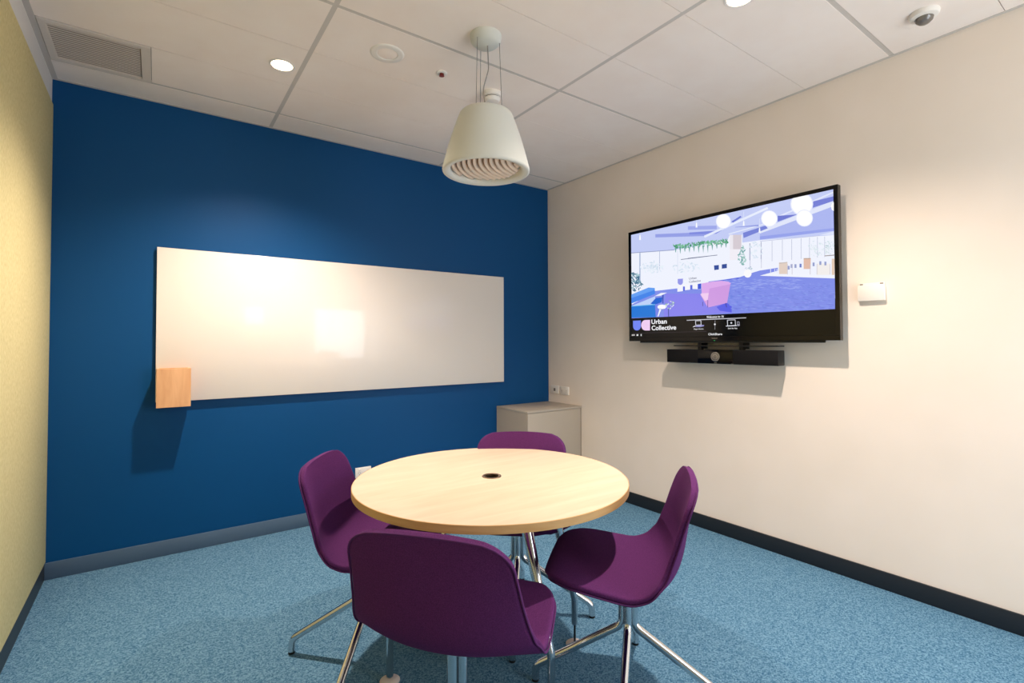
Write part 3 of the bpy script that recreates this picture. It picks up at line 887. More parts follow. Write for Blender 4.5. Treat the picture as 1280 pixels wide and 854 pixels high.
(67,[-48,5695,-132,5626,-155,5491,-71,5559]),
(37,[536,5425,375,5518,223,5441,385,5348]),
(15,[577,5192,696,5008,860,4971,742,5155]),
(67,[540,6046,509,5889,563,5728,593,5886]),
(15,[305,5561,457,5448,611,5500,460,5612]),
(67,[67,5888,61,5676,156,5495,163,5706]),
(11,[610,5832,518,5848,449,5772,542,5756]),
(67,[548,6079,393,6038,309,5855,465,5896]),
(11,[379,5514,303,5391,310,5218,386,5341]),
(15,[105,5789,114,5575,221,5407,212,5620]),
(67,[46,5017,187,4860,354,4863,216,5020]),
(67,[-92,5018,-70,4880,10,4787,-11,4925]),
(11,[309,5868,443,5711,604,5708,471,5864]),
(15,[108,5559,-45,5568,-152,5432,2,5423]),
(67,[18,6297,-104,6156,-117,5922,5,6064]),
(37,[-241,5212,-138,5017,23,4953,-79,5147]),
(15,[299,5907,200,5916,129,5828,229,5820]),
(67,[209,5591,237,5410,341,5287,313,5467]),
(67,[376,6211,321,6062,355,5886,410,6034]),
(15,[553,5906,395,5850,316,5650,475,5707]),
(67,[34,6246,70,6012,204,5850,169,6084]),
(67,[468,6042,346,6094,241,6022,363,5969]),
(11,[-78,5922,27,5748,178,5703,74,5876]),
(37,[512,5572,491,5390,561,5220,582,5401]),
(15,[53,4677,138,4484,285,4407,202,4599]),
(11,[705,5034,601,5061,518,4983,622,4957]),
(15,[94,5036,164,4979,237,4997,168,5054]),
(67,[503,6146,416,6191,338,6145,425,6100]),
(15,[-132,6318,6,6156,173,6151,36,6312]),
(11,[510,4877,415,4893,342,4816,438,4800]),
(67,[603,5975,507,5992,435,5915,532,5897]),
(67,[137,5959,187,5816,286,5744,237,5886]),
(11,[467,5875,458,5660,553,5473,562,5687]),
(67,[-167,5372,-100,5149,50,5028,-16,5250]),
(15,[90,6289,99,6049,218,5858,209,6097]),
(11,[493,5226,329,5321,174,5244,338,5149]),
(37,[-6,5769,74,5668,175,5660,95,5760]),
(37,[104,5991,52,5913,54,5798,106,5877]),
(11,[308,5298,406,5203,516,5218,419,5313]),
(11,[552,5390,467,5351,428,5238,513,5276]),
(37,[592,5202,457,5222,356,5108,492,5089]),
(15,[388,6124,231,6204,89,6120,247,6041]),
(67,[-12,5857,-128,5790,-173,5625,-57,5692]),
(37,[524,4773,499,4669,530,4561,555,4664]),
(11,[519,4785,468,4630,506,4455,557,4610]),
(15,[408,5881,406,5718,481,5582,483,5744]),
(15,[124,4864,161,4649,287,4510,250,4723]),
(15,[598,4713,505,4702,446,4603,540,4615]),
(67,[-251,5493,-158,5297,-3,5222,-95,5417]),
(54,[2841,8087,2809,7998,2827,7888,2859,7977]),
(54,[2697,8354,2722,8189,2810,8072,2785,8237]),
(12,[2875,8158,2821,8090,2816,7974,2870,8042]),
(14,[2982,8229,2865,8233,2789,8114,2906,8110]),
(14,[3072,8165,2966,8195,2886,8109,2992,8079]),
(14,[2856,8139,2777,8203,2699,8175,2779,8111]),
(24,[2882,8180,2831,8027,2866,7842,2916,7995]),
(24,[2938,8109,2953,7950,3030,7828,3016,7987]),
(14,[2961,8083,2847,8169,2737,8123,2852,8037]),
(14,[2844,8151,2886,7953,2999,7827,2957,8025]),
(12,[2936,8079,2974,7969,3045,7914,3007,8024]),
(14,[2863,8277,2860,8120,2927,7982,2929,8139]),
(12,[2823,7957,2904,7857,2998,7854,2918,7955]),
(12,[2712,8220,2770,8059,2876,7981,2818,8141]),
(38,[2811,7915,2914,7886,2874,7524,2846,7547]),
(54,[3342,7951,3267,7990,3203,7944,3278,7905]),
(24,[3243,8196,3233,8027,3299,7871,3309,8040]),
(12,[3054,7899,3121,7829,3195,7840,3127,7910]),
(24,[3103,8271,3049,8194,3049,8071,3102,8148]),
(24,[3107,8157,3032,8196,2968,8152,3043,8112]),
(54,[3138,8138,3199,8038,3280,8016,3219,8116]),
(14,[2990,8125,3065,8014,3159,7997,3085,8108]),
(24,[3190,7970,3215,7817,3297,7713,3272,7865]),
(14,[3215,8058,3146,8064,3099,7997,3168,7991]),
(12,[3173,8277,3112,8223,3097,8113,3158,8167]),
(24,[3126,8255,3014,8223,2956,8075,3069,8108]),
(14,[3275,7920,3152,7998,3040,7935,3164,7857]),
(54,[3193,8114,3088,8163,3000,8094,3106,8045]),
(54,[3098,8025,3162,7906,3253,7871,3190,7990]),
(38,[3077,7883,3179,7855,3138,7314,3112,7518]),
(14,[3397,7920,3287,7926,3214,7813,3325,7808]),
(24,[3380,7973,3401,7844,3469,7757,3448,7885]),
(14,[3473,8145,3472,7999,3533,7872,3534,8018]),
(24,[3390,8169,3404,7969,3497,7810,3484,8010]),
(12,[3374,8098,3402,7932,3490,7818,3463,7984]),
(54,[3412,8039,3480,7962,3555,7969,3488,8045]),
(14,[3496,7878,3441,7799,3440,7674,3495,7753]),
(54,[3241,8015,3342,7908,3451,7924,3351,8030]),
(14,[3426,7944,3389,7883,3391,7790,3429,7852]),
(24,[3245,8095,3215,8007,3233,7899,3264,7986]),
(54,[3334,8148,3284,8120,3264,8042,3315,8070]),
(12,[3426,7904,3381,7842,3379,7741,3424,7803]),
(12,[3413,7915,3374,7813,3392,7683,3431,7785]),
(12,[3559,8136,3485,8060,3470,7914,3544,7991]),
(38,[3340,7851,3439,7824,3400,7426,3373,7490]),
(24,[3605,7951,3565,7851,3582,7723,3622,7823]),
(24,[3420,8038,3503,7926,3603,7918,3520,8030]),
(14,[3751,8034,3667,7979,3637,7841,3721,7897]),
(14,[3667,7997,3563,8055,3472,7993,3576,7935]),
(14,[3682,8193,3647,8103,3662,7986,3698,8077]),
(12,[3547,7902,3579,7743,3666,7641,3635,7799]),
(54,[3462,8050,3517,7980,3581,7979,3526,8048]),
(12,[3760,8050,3683,7926,3687,7736,3764,7861]),
(14,[3652,7920,3721,7824,3805,7815,3737,7911]),
(24,[3722,7763,3612,7833,3512,7775,3623,7705]),
(14,[3566,8164,3615,8094,3676,8087,3626,8156]),
(12,[3750,8041,3724,7965,3740,7872,3766,7948]),
(14,[3595,8237,3558,8111,3587,7963,3625,8089]),
(12,[3679,7924,3722,7843,3783,7820,3740,7901]),
(38,[3597,7821,3695,7793,3656,7275,3630,7462]),
(14,[3902,8102,3845,7998,3853,7846,3910,7951]),
(54,[3827,7955,3891,7882,3962,7887,3898,7961]),
(12,[3976,8053,3915,8096,3857,8066,3919,8023]),
(54,[3861,8035,3816,7973,3813,7870,3859,7933]),
(24,[3920,7922,4003,7835,4092,7850,4009,7937]),
(54,[3912,7899,3858,7788,3869,7635,3924,7745]),
(12,[3848,8041,3925,7872,4044,7811,3968,7979]),
(24,[3898,8152,3849,8081,3847,7966,3896,8038]),
(24,[3902,7807,3828,7795,3786,7705,3860,7717]),
(14,[3967,7851,3915,7896,3864,7878,3916,7833]),
(24,[4123,7850,4023,7875,3948,7786,4049,7762]),
(24,[3985,7815,3907,7870,3834,7833,3913,7777]),
(12,[3787,8226,3772,8090,3820,7957,3835,8093]),
(24,[3860,7989,3906,7932,3958,7933,3913,7990]),
(38,[3851,7790,3947,7763,3908,7287,3883,7435]),
(12,[4211,8019,4139,8074,4069,8042,4142,7987]),
(54,[4154,8003,4161,7907,4204,7832,4198,7927]),
(14,[4139,7970,4057,8015,3986,7965,4068,7920]),
(14,[4100,7962,4099,7855,4142,7762,4144,7868]),
(12,[4107,7915,4167,7807,4249,7778,4190,7887]),
(54,[4106,8211,4126,8051,4205,7934,4185,8094]),
(54,[4301,8009,4229,7998,4187,7908,4260,7919]),
(12,[4325,7953,4254,7905,4229,7787,4300,7835]),
(12,[4265,8113,4186,8000,4182,7814,4262,7928]),
(24,[4226,7921,4181,7779,4211,7608,4256,7750]),
(54,[3992,8134,4033,7996,4115,7921,4075,8059]),
(14,[4096,7959,4028,7891,4013,7757,4081,7826]),
(12,[4150,8142,4159,7958,4240,7809,4232,7992]),
(54,[4097,7860,4157,7735,4246,7693,4187,7817]),
(38,[4100,7760,4194,7733,4155,7099,4131,7408]),
(12,[4522,8043,4422,8095,4336,8029,4437,7977]),
(14,[4410,8004,4294,8074,4190,8007,4307,7937]),
(24,[4327,8135,4363,7984,4448,7896,4412,8045]),
(12,[4534,7964,4452,7972,4396,7888,4479,7881]),
(12,[4343,7939,4376,7822,4446,7759,4412,7876]),
(14,[4461,8103,4421,8022,4430,7907,4470,7989]),
(24,[4293,7959,4370,7829,4471,7802,4395,7931]),
(24,[4325,7724,4403,7622,4496,7620,4417,7723]),
(14,[4437,7763,4411,7674,4431,7570,4457,7658]),
(24,[4269,7979,4297,7851,4368,7773,4339,7900]),
(14,[4315,8188,4327,8033,4400,7913,4387,8068]),
(14,[4235,7993,4336,7864,4453,7865,4352,7993]),
(54,[4400,7994,4435,7890,4500,7840,4465,7944]),
(14,[4479,7967,4378,8027,4289,7966,4391,7907]),
(38,[4344,7731,4437,7704,4398,7041,4376,7382]),
(54,[4659,8090,4591,8041,4568,7923,4636,7973]),
(54,[4612,7897,4654,7811,4716,7784,4674,7870]),
(54,[4494,8026,4471,7906,4505,7778,4528,7897]),
(54,[4602,7736,4619,7653,4664,7601,4647,7684]),
(14,[4663,8038,4576,7972,4547,7818,4635,7884]),
(54,[4802,7665,4689,7727,4591,7654,4705,7592]),
(14,[4528,7992,4590,7835,4692,7769,4631,7925]),
(54,[4574,7921,4587,7828,4633,7764,4620,7856]),
(24,[4519,7998,4582,7937,4647,7955,4584,8016]),
(12,[4708,7951,4621,7944,4568,7839,4656,7847]),
(24,[4501,7914,4559,7820,4635,7803,4577,7897]),
(24,[4694,8087,4593,8026,4553,7862,4654,7923]),
(24,[4610,8058,4658,7876,4762,7772,4715,7954]),
(54,[4550,7919,4601,7765,4695,7690,4645,7843]),
(38,[4585,7702,4676,7676,4638,6973,4616,7356]),
(54,[4891,7728,4804,7722,4752,7619,4838,7626]),
(14,[4853,8056,4871,7872,4957,7736,4939,7919]),
(12,[4863,7982,4884,7889,4935,7833,4914,7925]),
(54,[4943,7992,4861,8032,4792,7973,4875,7934]),
(14,[4779,8053,4813,7890,4901,7789,4867,7952]),
(24,[4717,7989,4771,7869,4854,7826,4800,7946]),
(24,[4768,7950,4826,7885,4888,7894,4831,7958]),
(12,[4822,7911,4796,7769,4837,7619,4863,7760]),
(14,[4744,7849,4792,7706,4881,7637,4833,7780]),
(54,[4955,8022,4859,7978,4816,7832,4912,7877]),
(12,[4858,7654,4807,7696,4757,7675,4808,7633]),
(12,[4959,7825,4950,7706,4993,7595,5001,7713]),
(24,[4701,7812,4790,7716,4886,7732,4797,7829]),
(54,[4800,7878,4708,7847,4662,7718,4754,7749]),
(38,[4822,7674,4912,7648,4875,7143,4852,7330]),
(12,[5080,7723,5021,7712,4988,7637,5047,7648]),
(14,[5073,7921,5023,7905,4997,7835,5047,7851]),
(14,[5215,7912,5172,7850,5169,7748,5212,7810]),
(14,[4960,7849,5024,7697,5126,7640,5062,7791]),
(12,[5294,7604,5196,7677,5104,7629,5202,7556]),
(12,[5063,7929,4958,7925,4892,7803,4998,7808]),
(24,[5157,7715,5062,7652,5027,7489,5122,7554]),
(12,[5152,7945,5177,7838,5237,7775,5211,7882]),
(14,[5181,7787,5171,7682,5207,7581,5217,7686]),
(54,[5102,7850,5071,7722,5103,7578,5134,7706]),
(54,[5101,7944,5098,7780,5162,7637,5165,7800]),
(24,[5023,7983,4959,7920,4944,7794,5008,7857]),
(54,[5030,7790,5058,7640,5136,7545,5108,7694]),
(24,[5114,7993,5040,7950,5010,7830,5084,7873]),
(38,[5055,7646,5143,7620,5108,7228,5084,7305]),
(54,[5340,7902,5268,7933,5209,7877,5282,7846]),
(12,[5290,7968,5305,7819,5374,7709,5359,7857]),
(12,[5159,7883,5202,7793,5266,7766,5222,7855]),
(54,[5290,7883,5215,7928,5150,7883,5224,7838]),
(24,[5233,7726,5291,7587,5383,7533,5326,7672]),
(12,[5480,7925,5388,7906,5337,7785,5429,7804]),
(24,[5274,7864,5247,7729,5283,7582,5310,7717]),
(12,[5385,7652,5447,7588,5512,7604,5450,7668]),
(54,[5167,7673,5233,7576,5314,7569,5248,7665]),
(14,[5287,7691,5238,7668,5216,7592,5265,7615]),
(54,[5234,7942,5218,7803,5263,7666,5279,7804]),
(24,[5320,7723,5340,7548,5423,7422,5403,7596]),
(24,[5388,8038,5362,7886,5406,7726,5432,7878]),
(54,[5450,7737,5379,7801,5307,7776,5379,7711]),
(38,[5284,7618,5371,7593,5337,7280,5313,7281]),
(12,[5605,7779,5574,7696,5588,7589,5618,7673]),
(14,[5691,7586,5601,7620,5529,7545,5620,7512]),
(12,[5598,7759,5617,7632,5679,7545,5660,7672]),
(12,[5506,7840,5538,7762,5589,7732,5557,7809]),
(14,[5494,7767,5570,7612,5679,7567,5603,7721]),
(12,[5623,7638,5573,7653,5535,7608,5585,7593]),
(14,[5522,7784,5495,7639,5535,7485,5562,7629]),
(12,[5453,7902,5385,7778,5391,7594,5459,7718]),
(14,[5641,7684,5558,7758,5474,7726,5558,7651]),
(14,[5642,7884,5567,7827,5541,7692,5616,7749]),
(14,[5601,7929,5528,7921,5484,7830,5558,7838]),
(54,[5463,7883,5433,7727,5476,7559,5506,7715]),
(24,[5479,7791,5524,7649,5609,7580,5564,7721]),
(14,[5563,7695,5493,7708,5443,7639,5513,7626]),
(38,[5509,7591,5595,7566,5561,7191,5538,7256]),
(53,[6377,6522,6368,6404,6408,6295,6416,6413]),
(39,[6250,6865,6289,6708,6375,6622,6336,6779]),
(75,[6484,6020,6412,5940,6395,5788,6467,5869]),
(75,[6331,6643,6314,6555,6337,6461,6354,6549]),
(75,[6483,6102,6423,5958,6439,5768,6498,5913]),
(39,[6280,6777,6313,6615,6396,6519,6364,6680]),
(53,[6406,6278,6314,6292,6248,6197,6340,6183]),
(39,[6222,6140,6141,6147,6085,6059,6166,6052]),
(75,[6367,6551,6366,6421,6415,6310,6416,6440]),
(53,[6108,6469,6126,6348,6185,6268,6166,6389]),
(39,[6232,5840,6272,5708,6349,5644,6310,5776]),
(39,[6270,6292,6273,6187,6315,6101,6312,6207]),
(75,[6278,5711,6329,5658,6383,5673,6332,5726]),
(39,[6248,5687,6322,5593,6407,5602,6333,5695]),
(39,[6290,6926,6235,6812,6243,6651,6298,6765]),
(53,[6246,5820,6317,5664,6424,5618,6353,5773]),
(39,[6201,6380,6249,6264,6324,6224,6277,6339]),
(75,[6517,5968,6411,5969,6339,5846,6446,5845]),
(53,[6367,5889,6330,5806,6338,5694,6374,5778]),
(53,[6297,5853,6224,5869,6170,5797,6242,5782]),
(53,[6100,6256,6125,6079,6210,5961,6185,6137]),
(53,[6296,6211,6292,6052,6351,5916,6354,6075]),
(75,[6443,5857,6361,5860,6305,5766,6387,5764]),
(39,[6259,6479,6162,6538,6074,6474,6172,6415]),
(39,[6313,6720,6254,6766,6198,6736,6257,6690]),
(39,[6376,7007,6303,7051,6239,7002,6312,6958]),
(75,[6443,6348,6379,6225,6384,6048,6448,6171]),
(39,[6401,7013,6348,6997,6321,6921,6373,6938]),
(53,[6154,6581,6215,6462,6301,6434,6240,6552]),
(39,[6370,5981,6272,5993,6203,5889,6301,5878]),
(39,[6454,6235,6393,6231,6354,6156,6415,6160]),
(53,[6370,6318,6360,6188,6404,6068,6413,6198]),
(39,[6279,6488,6318,6417,6371,6403,6332,6474]),
(53,[6400,6135,6434,6030,6496,5982,6463,6086]),
(75,[6328,6688,6283,6637,6274,6542,6318,6593]),
(39,[6230,6742,6184,6631,6197,6485,6243,6596]),
(75,[6414,6115,6330,6190,6245,6155,6329,6079]),
(39,[6481,6832,6387,6774,6347,6614,6442,6672]),
(53,[6295,5944,6276,5854,6298,5757,6317,5847]),
(75,[6319,7223,6330,7055,6402,6926,6390,7094]),
(75,[6452,6896,6348,6965,6253,6901,6358,6832]),
(75,[6302,6967,6231,6870,6223,6706,6293,6803]),
(39,[6288,6195,6255,6047,6291,5886,6323,6034]),
(75,[6308,6231,6355,6154,6416,6145,6369,6222]),
(52,[2500,2612,2458,2588,2438,2527,2481,2550]),
(52,[2615,3194,2668,3139,2728,3149,2676,3204]),
(72,[2296,2966,2244,2949,2216,2883,2267,2901]),
(118,[2759,3086,2682,3132,2607,3091,2684,3045]),
(52,[2808,3049,2728,3065,2665,2995,2745,2980]),
(52,[2268,3065,2207,2978,2203,2848,2264,2935]),
(118,[2490,3225,2542,3153,2611,3150,2558,3221]),
(52,[2326,3091,2280,3105,2241,3070,2287,3056]),
(52,[2670,3122,2616,3078,2598,2988,2652,3033]),
(52,[2523,3333,2451,3296,2416,3194,2489,3231]),
(52,[2353,2978,2269,3032,2185,2991,2269,2937]),
(118,[2436,2968,2388,2961,2357,2906,2405,2914]),
(52,[2443,2681,2390,2611,2384,2502,2437,2573]),
(72,[2372,2978,2304,3004,2245,2957,2313,2931]),
(72,[2455,2930,2492,2852,2552,2829,2515,2906]),
(118,[2664,2741,2605,2739,2563,2678,2623,2679]),
(72,[2721,3067,2654,2973,2648,2830,2715,2924]),
(118,[2332,2993,2373,2958,2417,2970,2376,3006]),
(118,[2562,2653,2491,2585,2471,2460,2542,2529]),
(89,[2520,2885,2529,2796,2575,2735,2566,2824]),
(118,[2342,2988,2281,2936,2261,2833,2322,2886]),
(118,[2372,3088,2395,3013,2445,2977,2422,3051]),
(89,[2704,2787,2661,2777,2634,2727,2677,2736]),
(118,[2752,2878,2673,2846,2631,2741,2710,2773]),
(72,[2726,3088,2674,3016,2668,2905,2721,2978]),
(118,[2396,2929,2301,2966,2216,2899,2313,2863]),
(52,[2424,2559,2467,2516,2517,2525,2474,2568]),
(72,[2682,3178,2641,3161,2620,3106,2661,3123]),
(89,[2329,2653,2360,2583,2413,2559,2382,2629]),
(118,[2146,2911,2235,2842,2329,2877,2239,2946]),
(89,[2275,2898,2261,2773,2307,2660,2321,2786]),
(52,[2502,3006,2568,2902,2660,2886,2594,2990]),
(52,[2348,2956,2278,2963,2225,2897,2296,2891]),
(89,[2567,2739,2592,2676,2638,2652,2613,2715]),
(73,[6657,5456,6639,5392,6651,5318,6669,5382]),
(73,[6541,5233,6506,5254,6473,5231,6509,5209]),
(125,[6551,5538,6527,5501,6524,5442,6549,5479]),
(42,[6622,5292,6606,5254,6609,5205,6625,5242]),
(73,[6598,5330,6621,5237,6671,5188,6649,5280]),
(125,[6452,5478,6473,5433,6505,5422,6483,5466]),
(125,[6681,5246,6701,5204,6730,5192,6710,5234]),
(73,[6696,5330,6726,5238,6781,5198,6751,5290]),
(42,[6596,5403,6602,5343,6628,5301,6623,5360]),
(73,[6633,5304,6582,5340,6534,5310,6585,5274]),
(42,[6683,5252,6692,5174,6727,5121,6719,5199]),
(42,[6513,5356,6469,5372,6433,5335,6477,5318]),
(73,[6707,5279,6718,5226,6746,5196,6735,5249]),
(42,[6723,5424,6685,5404,6666,5343,6705,5362]),
(86,[9780,5679,9778,5640,9791,5606,9792,5645]),
(43,[9724,6055,9697,6078,9672,6060,9698,6038]),
(43,[9801,5850,9785,5847,9775,5823,9791,5827]),
(86,[9808,6282,9830,6231,9862,6219,9840,6270]),
(86,[9721,5733,9724,5694,9740,5666,9736,5705]),
(43,[9668,6211,9692,6180,9718,6185,9694,6217]),
(43,[9763,6172,9732,6192,9705,6167,9735,6147]),
(43,[9631,6211,9641,6168,9663,6145,9652,6189]),
(86,[9697,6244,9670,6228,9657,6177,9685,6193]),
(86,[9678,6126,9660,6088,9662,6032,9679,6071]),
(43,[9719,5790,9718,5754,9729,5724,9730,5760]),
(86,[9795,6055,9766,6072,9741,6047,9770,6030]),
(86,[9869,5982,9849,6002,9829,5993,9849,5972]),
(43,[9711,6094,9698,6071,9697,6036,9710,6058])]
BAR=[(29,[108,1613,641,1615,638,1084,624,936,564,771,466,685,368,665,266,693,176,787,117,959,105,1111]),
(121,[1240,633,946,644,886,657,829,691,777,745,732,817,697,903,672,1000,660,1102,661,1207,674,1309,700,1403,736,1485,782,1552,835,1601,893,1629,953,1636,1247,1628]),
(97,[3458,1411,6452,1412,6451,1466,3457,1471]),
(7,[100,402,4531,425,4531,446,100,426]),
(109,[3940,1337,4232,1339,4231,1387,3939,1385]),
(109,[4216,1363,4224,997,4254,997,4246,1363]),
(109,[4238,1021,3953,1014,3954,966,4239,973]),
(109,[3969,991,3955,1362,3924,1360,3938,989]),
(59,[3919,917,4088,973,4288,994,4404,967,4387,884,4187,819,3952,835]),
(109,[3782,870,3919,949,3946,884,3816,825]),
(80,[4957,1332,4945,582,4958,582,4970,1331]),
(124,[4996,1004,4994,981,4987,961,4977,946,4965,936,4951,933,4937,937,4925,948,4915,965,4909,986,4907,1008,4909,1031,4916,1051,4926,1066,4938,1076,4952,1079,4966,1074,4978,1063,4988,1047,4994,1026]),
(109,[5572,1294,5945,1294,5945,1339,5572,1339]),
(109,[5932,1316,5943,866,5969,867,5958,1317]),
(109,[5956,889,5583,878,5584,833,5957,844]),
(109,[5597,856,5586,1317,5558,1316,5570,855]),
(109,[5499,804,6018,814,6017,874,5498,865]),
(91,[5805,1075,5803,1052,5796,1030,5786,1014,5773,1004,5759,1001,5745,1005,5732,1017,5722,1035,5716,1057,5714,1081,5716,1104,5723,1125,5733,1142,5746,1152,5760,1155,5774,1150,5787,1139,5797,1121,5803,1099]),
(81,[6046,1136,6133,1130,6134,1160,6046,1166]),
(81,[6125,1145,6131,832,6149,833,6142,1146]),
(81,[6139,848,6052,837,6053,807,6141,818]),
(81,[6061,822,6055,1151,6038,1151,6044,822]),
(81,[6117,918,6116,904,6112,892,6106,883,6099,877,6091,875,6083,878,6075,884,6070,895,6066,907,6065,921,6066,935,6070,947,6076,956,6083,962,6091,964,6100,961,6107,955,6112,945,6116,932]),
(79,[13,295,229,302,228,169,12,150]),
(117,[345,299,443,309,472,224,442,141,344,143]),
(96,[620,310,687,314,686,124,619,125])]
import bpy, bmesh, math, random
from mathutils import Vector, Matrix
PI = math.pi
C = bpy.context.scene.collection
scene = bpy.context.scene

# ------------------------------------------------------------------ measurements of the room (metres)
XL, XR, YB, YF, H = -0.4635, 3.023, 3.634, -1.15, 2.70

# ------------------------------------------------------------------ material helpers
def lin(c):
    return tuple(((v / 255) / 12.92 if v / 255 <= 0.04045 else ((v / 255 + 0.055) / 1.055) ** 2.4) for v in c)

def mat(name, rgb, rough=0.5, metal=0.0, spec=0.5, emit=None, estr=1.0, sheen=0.0, coat=0.0, coat_rough=0.05):
    m = bpy.data.materials.new(name); m.use_nodes = True
    b = m.node_tree.nodes['Principled BSDF']
    b.inputs['Base Color'].default_value = (*lin(rgb), 1)
    b.inputs['Roughness'].default_value = rough
    b.inputs['Metallic'].default_value = metal
    b.inputs['Specular IOR Level'].default_value = spec
    if sheen:
        b.inputs['Sheen Weight'].default_value = sheen
        b.inputs['Sheen Roughness'].default_value = 0.45
        b.inputs['Sheen Tint'].default_value = (*lin(rgb), 1)
    if coat:
        b.inputs['Coat Weight'].default_value = coat
        b.inputs['Coat Roughness'].default_value = coat_rough
    if emit:
        b.inputs['Emission Color'].default_value = (*lin(emit), 1)
        b.inputs['Emission Strength'].default_value = estr
    return m

def nodes_of(m):
    nt = m.node_tree
    return nt, nt.nodes['Principled BSDF']

def add_noise(m, rgb_a, rgb_b, scale=(200, 200, 200), detail=3, lo=0.3, hi=0.7, bump=0.0, dist=0.002, rough=0.5):
    """two-tone noise in object space, with an optional bump from the same noise"""
    nt, b = nodes_of(m)
    tc = nt.nodes.new('ShaderNodeTexCoord'); mp = nt.nodes.new('ShaderNodeMapping')
    mp.inputs['Scale'].default_value = scale
    n = nt.nodes.new('ShaderNodeTexNoise'); n.inputs['Scale'].default_value = 1.0
    n.inputs['Detail'].default_value = detail; n.inputs['Roughness'].default_value = rough
    r = nt.nodes.new('ShaderNodeValToRGB')
    r.color_ramp.elements[0].position = lo; r.color_ramp.elements[0].color = (*lin(rgb_a), 1)
    r.color_ramp.elements[1].position = hi; r.color_ramp.elements[1].color = (*lin(rgb_b), 1)
    L = nt.links.new
    L(tc.outputs['Object'], mp.inputs['Vector']); L(mp.outputs['Vector'], n.inputs['Vector'])
    L(n.outputs['Fac'], r.inputs['Fac']); L(r.outputs['Color'], b.inputs['Base Color'])
    if bump:
        bp = nt.nodes.new('ShaderNodeBump'); bp.inputs['Strength'].default_value = bump
        bp.inputs['Distance'].default_value = dist
        L(n.outputs['Fac'], bp.inputs['Height']); L(bp.outputs['Normal'], b.inputs['Normal'])
    return m

M = {}
M['blue'] = mat('blue_paint', (0, 70, 122), 0.5, spec=0.2)
M['cream'] = add_noise(mat('cream_paint', (233, 222, 205), 0.62, spec=0.25), (243, 230, 217), (239, 226, 212), (3, 3, 3), 2)
M['green'] = add_noise(mat('woven_green_fabric', (196, 184, 112), 0.9, spec=0.1), (208, 195, 140), (230, 218, 166), (160, 160, 60), 3, bump=0.25, dist=0.001)
M['white_paint'] = mat('white_paint', (226, 222, 216), 0.6, spec=0.3)
M['carpet'] = mat('blue_carpet', (86, 132, 156), 0.97, spec=0.05, sheen=0.15)
def carpet_pile(m, rgb_a, rgb_b):
    """loop pile: every small cell takes its own tone, over a faint large mottle"""
    nt, b = nodes_of(m); L = nt.links.new
    tc = nt.nodes.new('ShaderNodeTexCoord')
    v = nt.nodes.new('ShaderNodeTexVoronoi'); v.inputs['Scale'].default_value = 230
    sp = nt.nodes.new('ShaderNodeSeparateColor')
    n = nt.nodes.new('ShaderNodeTexNoise'); n.inputs['Scale'].default_value = 60; n.inputs['Detail'].default_value = 4
    ad = nt.nodes.new('ShaderNodeMath'); ad.operation = 'MULTIPLY_ADD'; ad.inputs[1].default_value = 0.7
    sb = nt.nodes.new('ShaderNodeMath'); sb.operation = 'MULTIPLY'; sb.inputs[1].default_value = 0.3
    rp = nt.nodes.new('ShaderNodeValToRGB')
    rp.color_ramp.elements[0].position = 0.12; rp.color_ramp.elements[0].color = (*lin(rgb_a), 1)
    rp.color_ramp.elements[1].position = 0.88; rp.color_ramp.elements[1].color = (*lin(rgb_b), 1)
    L(tc.outputs['Object'], v.inputs['Vector']); L(tc.outputs['Object'], n.inputs['Vector'])
    L(v.outputs['Color'], sp.inputs['Color']); L(n.outputs['Fac'], sb.inputs[0])
    L(sp.outputs[0], ad.inputs[0]); L(sb.outputs[0], ad.inputs[2]); L(ad.outputs[0], rp.inputs['Fac'])
    L(rp.outputs['Color'], b.inputs['Base Color'])
carpet_pile(M['carpet'], (40, 84, 116), (112, 150, 174))
M['tile'] = add_noise(mat('ceiling_tile', (226, 216, 206), 0.85, spec=0.15), (246, 233, 223), (249, 238, 229), (5, 5, 5), 3)
M['tbar'] = mat('ceiling_grid_bar', (206, 198, 190), 0.55, spec=0.3)
M['gap'] = mat('plenum_dark', (96, 84, 74), 0.9, spec=0.0)
M['skirt_black'] = mat('black_vinyl_skirting', (30, 34, 40), 0.42, spec=0.4)
M['skirt_lit_grey'] = mat('lit_grey_skirting', (78, 100, 124), 0.38, spec=0.5)  # dark satin skirting; reflected light is put into this paler blue-grey
M['purple'] = add_noise(mat('purple_wool', (86, 34, 88), 0.9, spec=0.12, sheen=0.12), (72, 31, 78), (96, 45, 100), (420, 420, 420), 2, bump=0.25, dist=0.0008)
M['piping'] = mat('purple_piping', (84, 41, 92), 0.85, spec=0.15, sheen=0.15)
M['chrome'] = mat('chrome', (214, 214, 216), 0.13, metal=1.0)
M['rubber'] = mat('black_rubber', (18, 18, 20), 0.6, spec=0.3)
M['disc'] = mat('pale_plastic', (214, 200, 192), 0.5)
M['black'] = mat('black_plastic', (16, 15, 16), 0.4, spec=0.4)
M['gloss_black'] = mat('gloss_black', (9, 7, 7), 0.12, spec=0.25)
M['grille'] = add_noise(mat('black_speaker_cloth', (20, 18, 19), 0.85, spec=0.2), (12, 11, 12), (26, 24, 25), (600, 600, 600), 1)
M['lens_grey'] = mat('lens_ring_grey', (150, 144, 136), 0.3, metal=0.6)
M['glass_dark'] = mat('dark_lens_glass', (112, 106, 100), 0.08, spec=0.8)
M['board'] = mat('whiteboard_enamel', (230, 221, 212), 0.28, spec=0.5, coat=0.55, coat_rough=0.06)
M['white_plastic'] = mat('white_plastic', (236, 230, 222), 0.42)
M['grey_plastic'] = mat('grey_plastic', (120, 112, 104), 0.5)
M['red'] = mat('sprinkler_red', (150, 60, 52), 0.4, metal=0.4)
M['cabinet'] = mat('greige_laminate', (176, 165, 150), 0.5, spec=0.35)
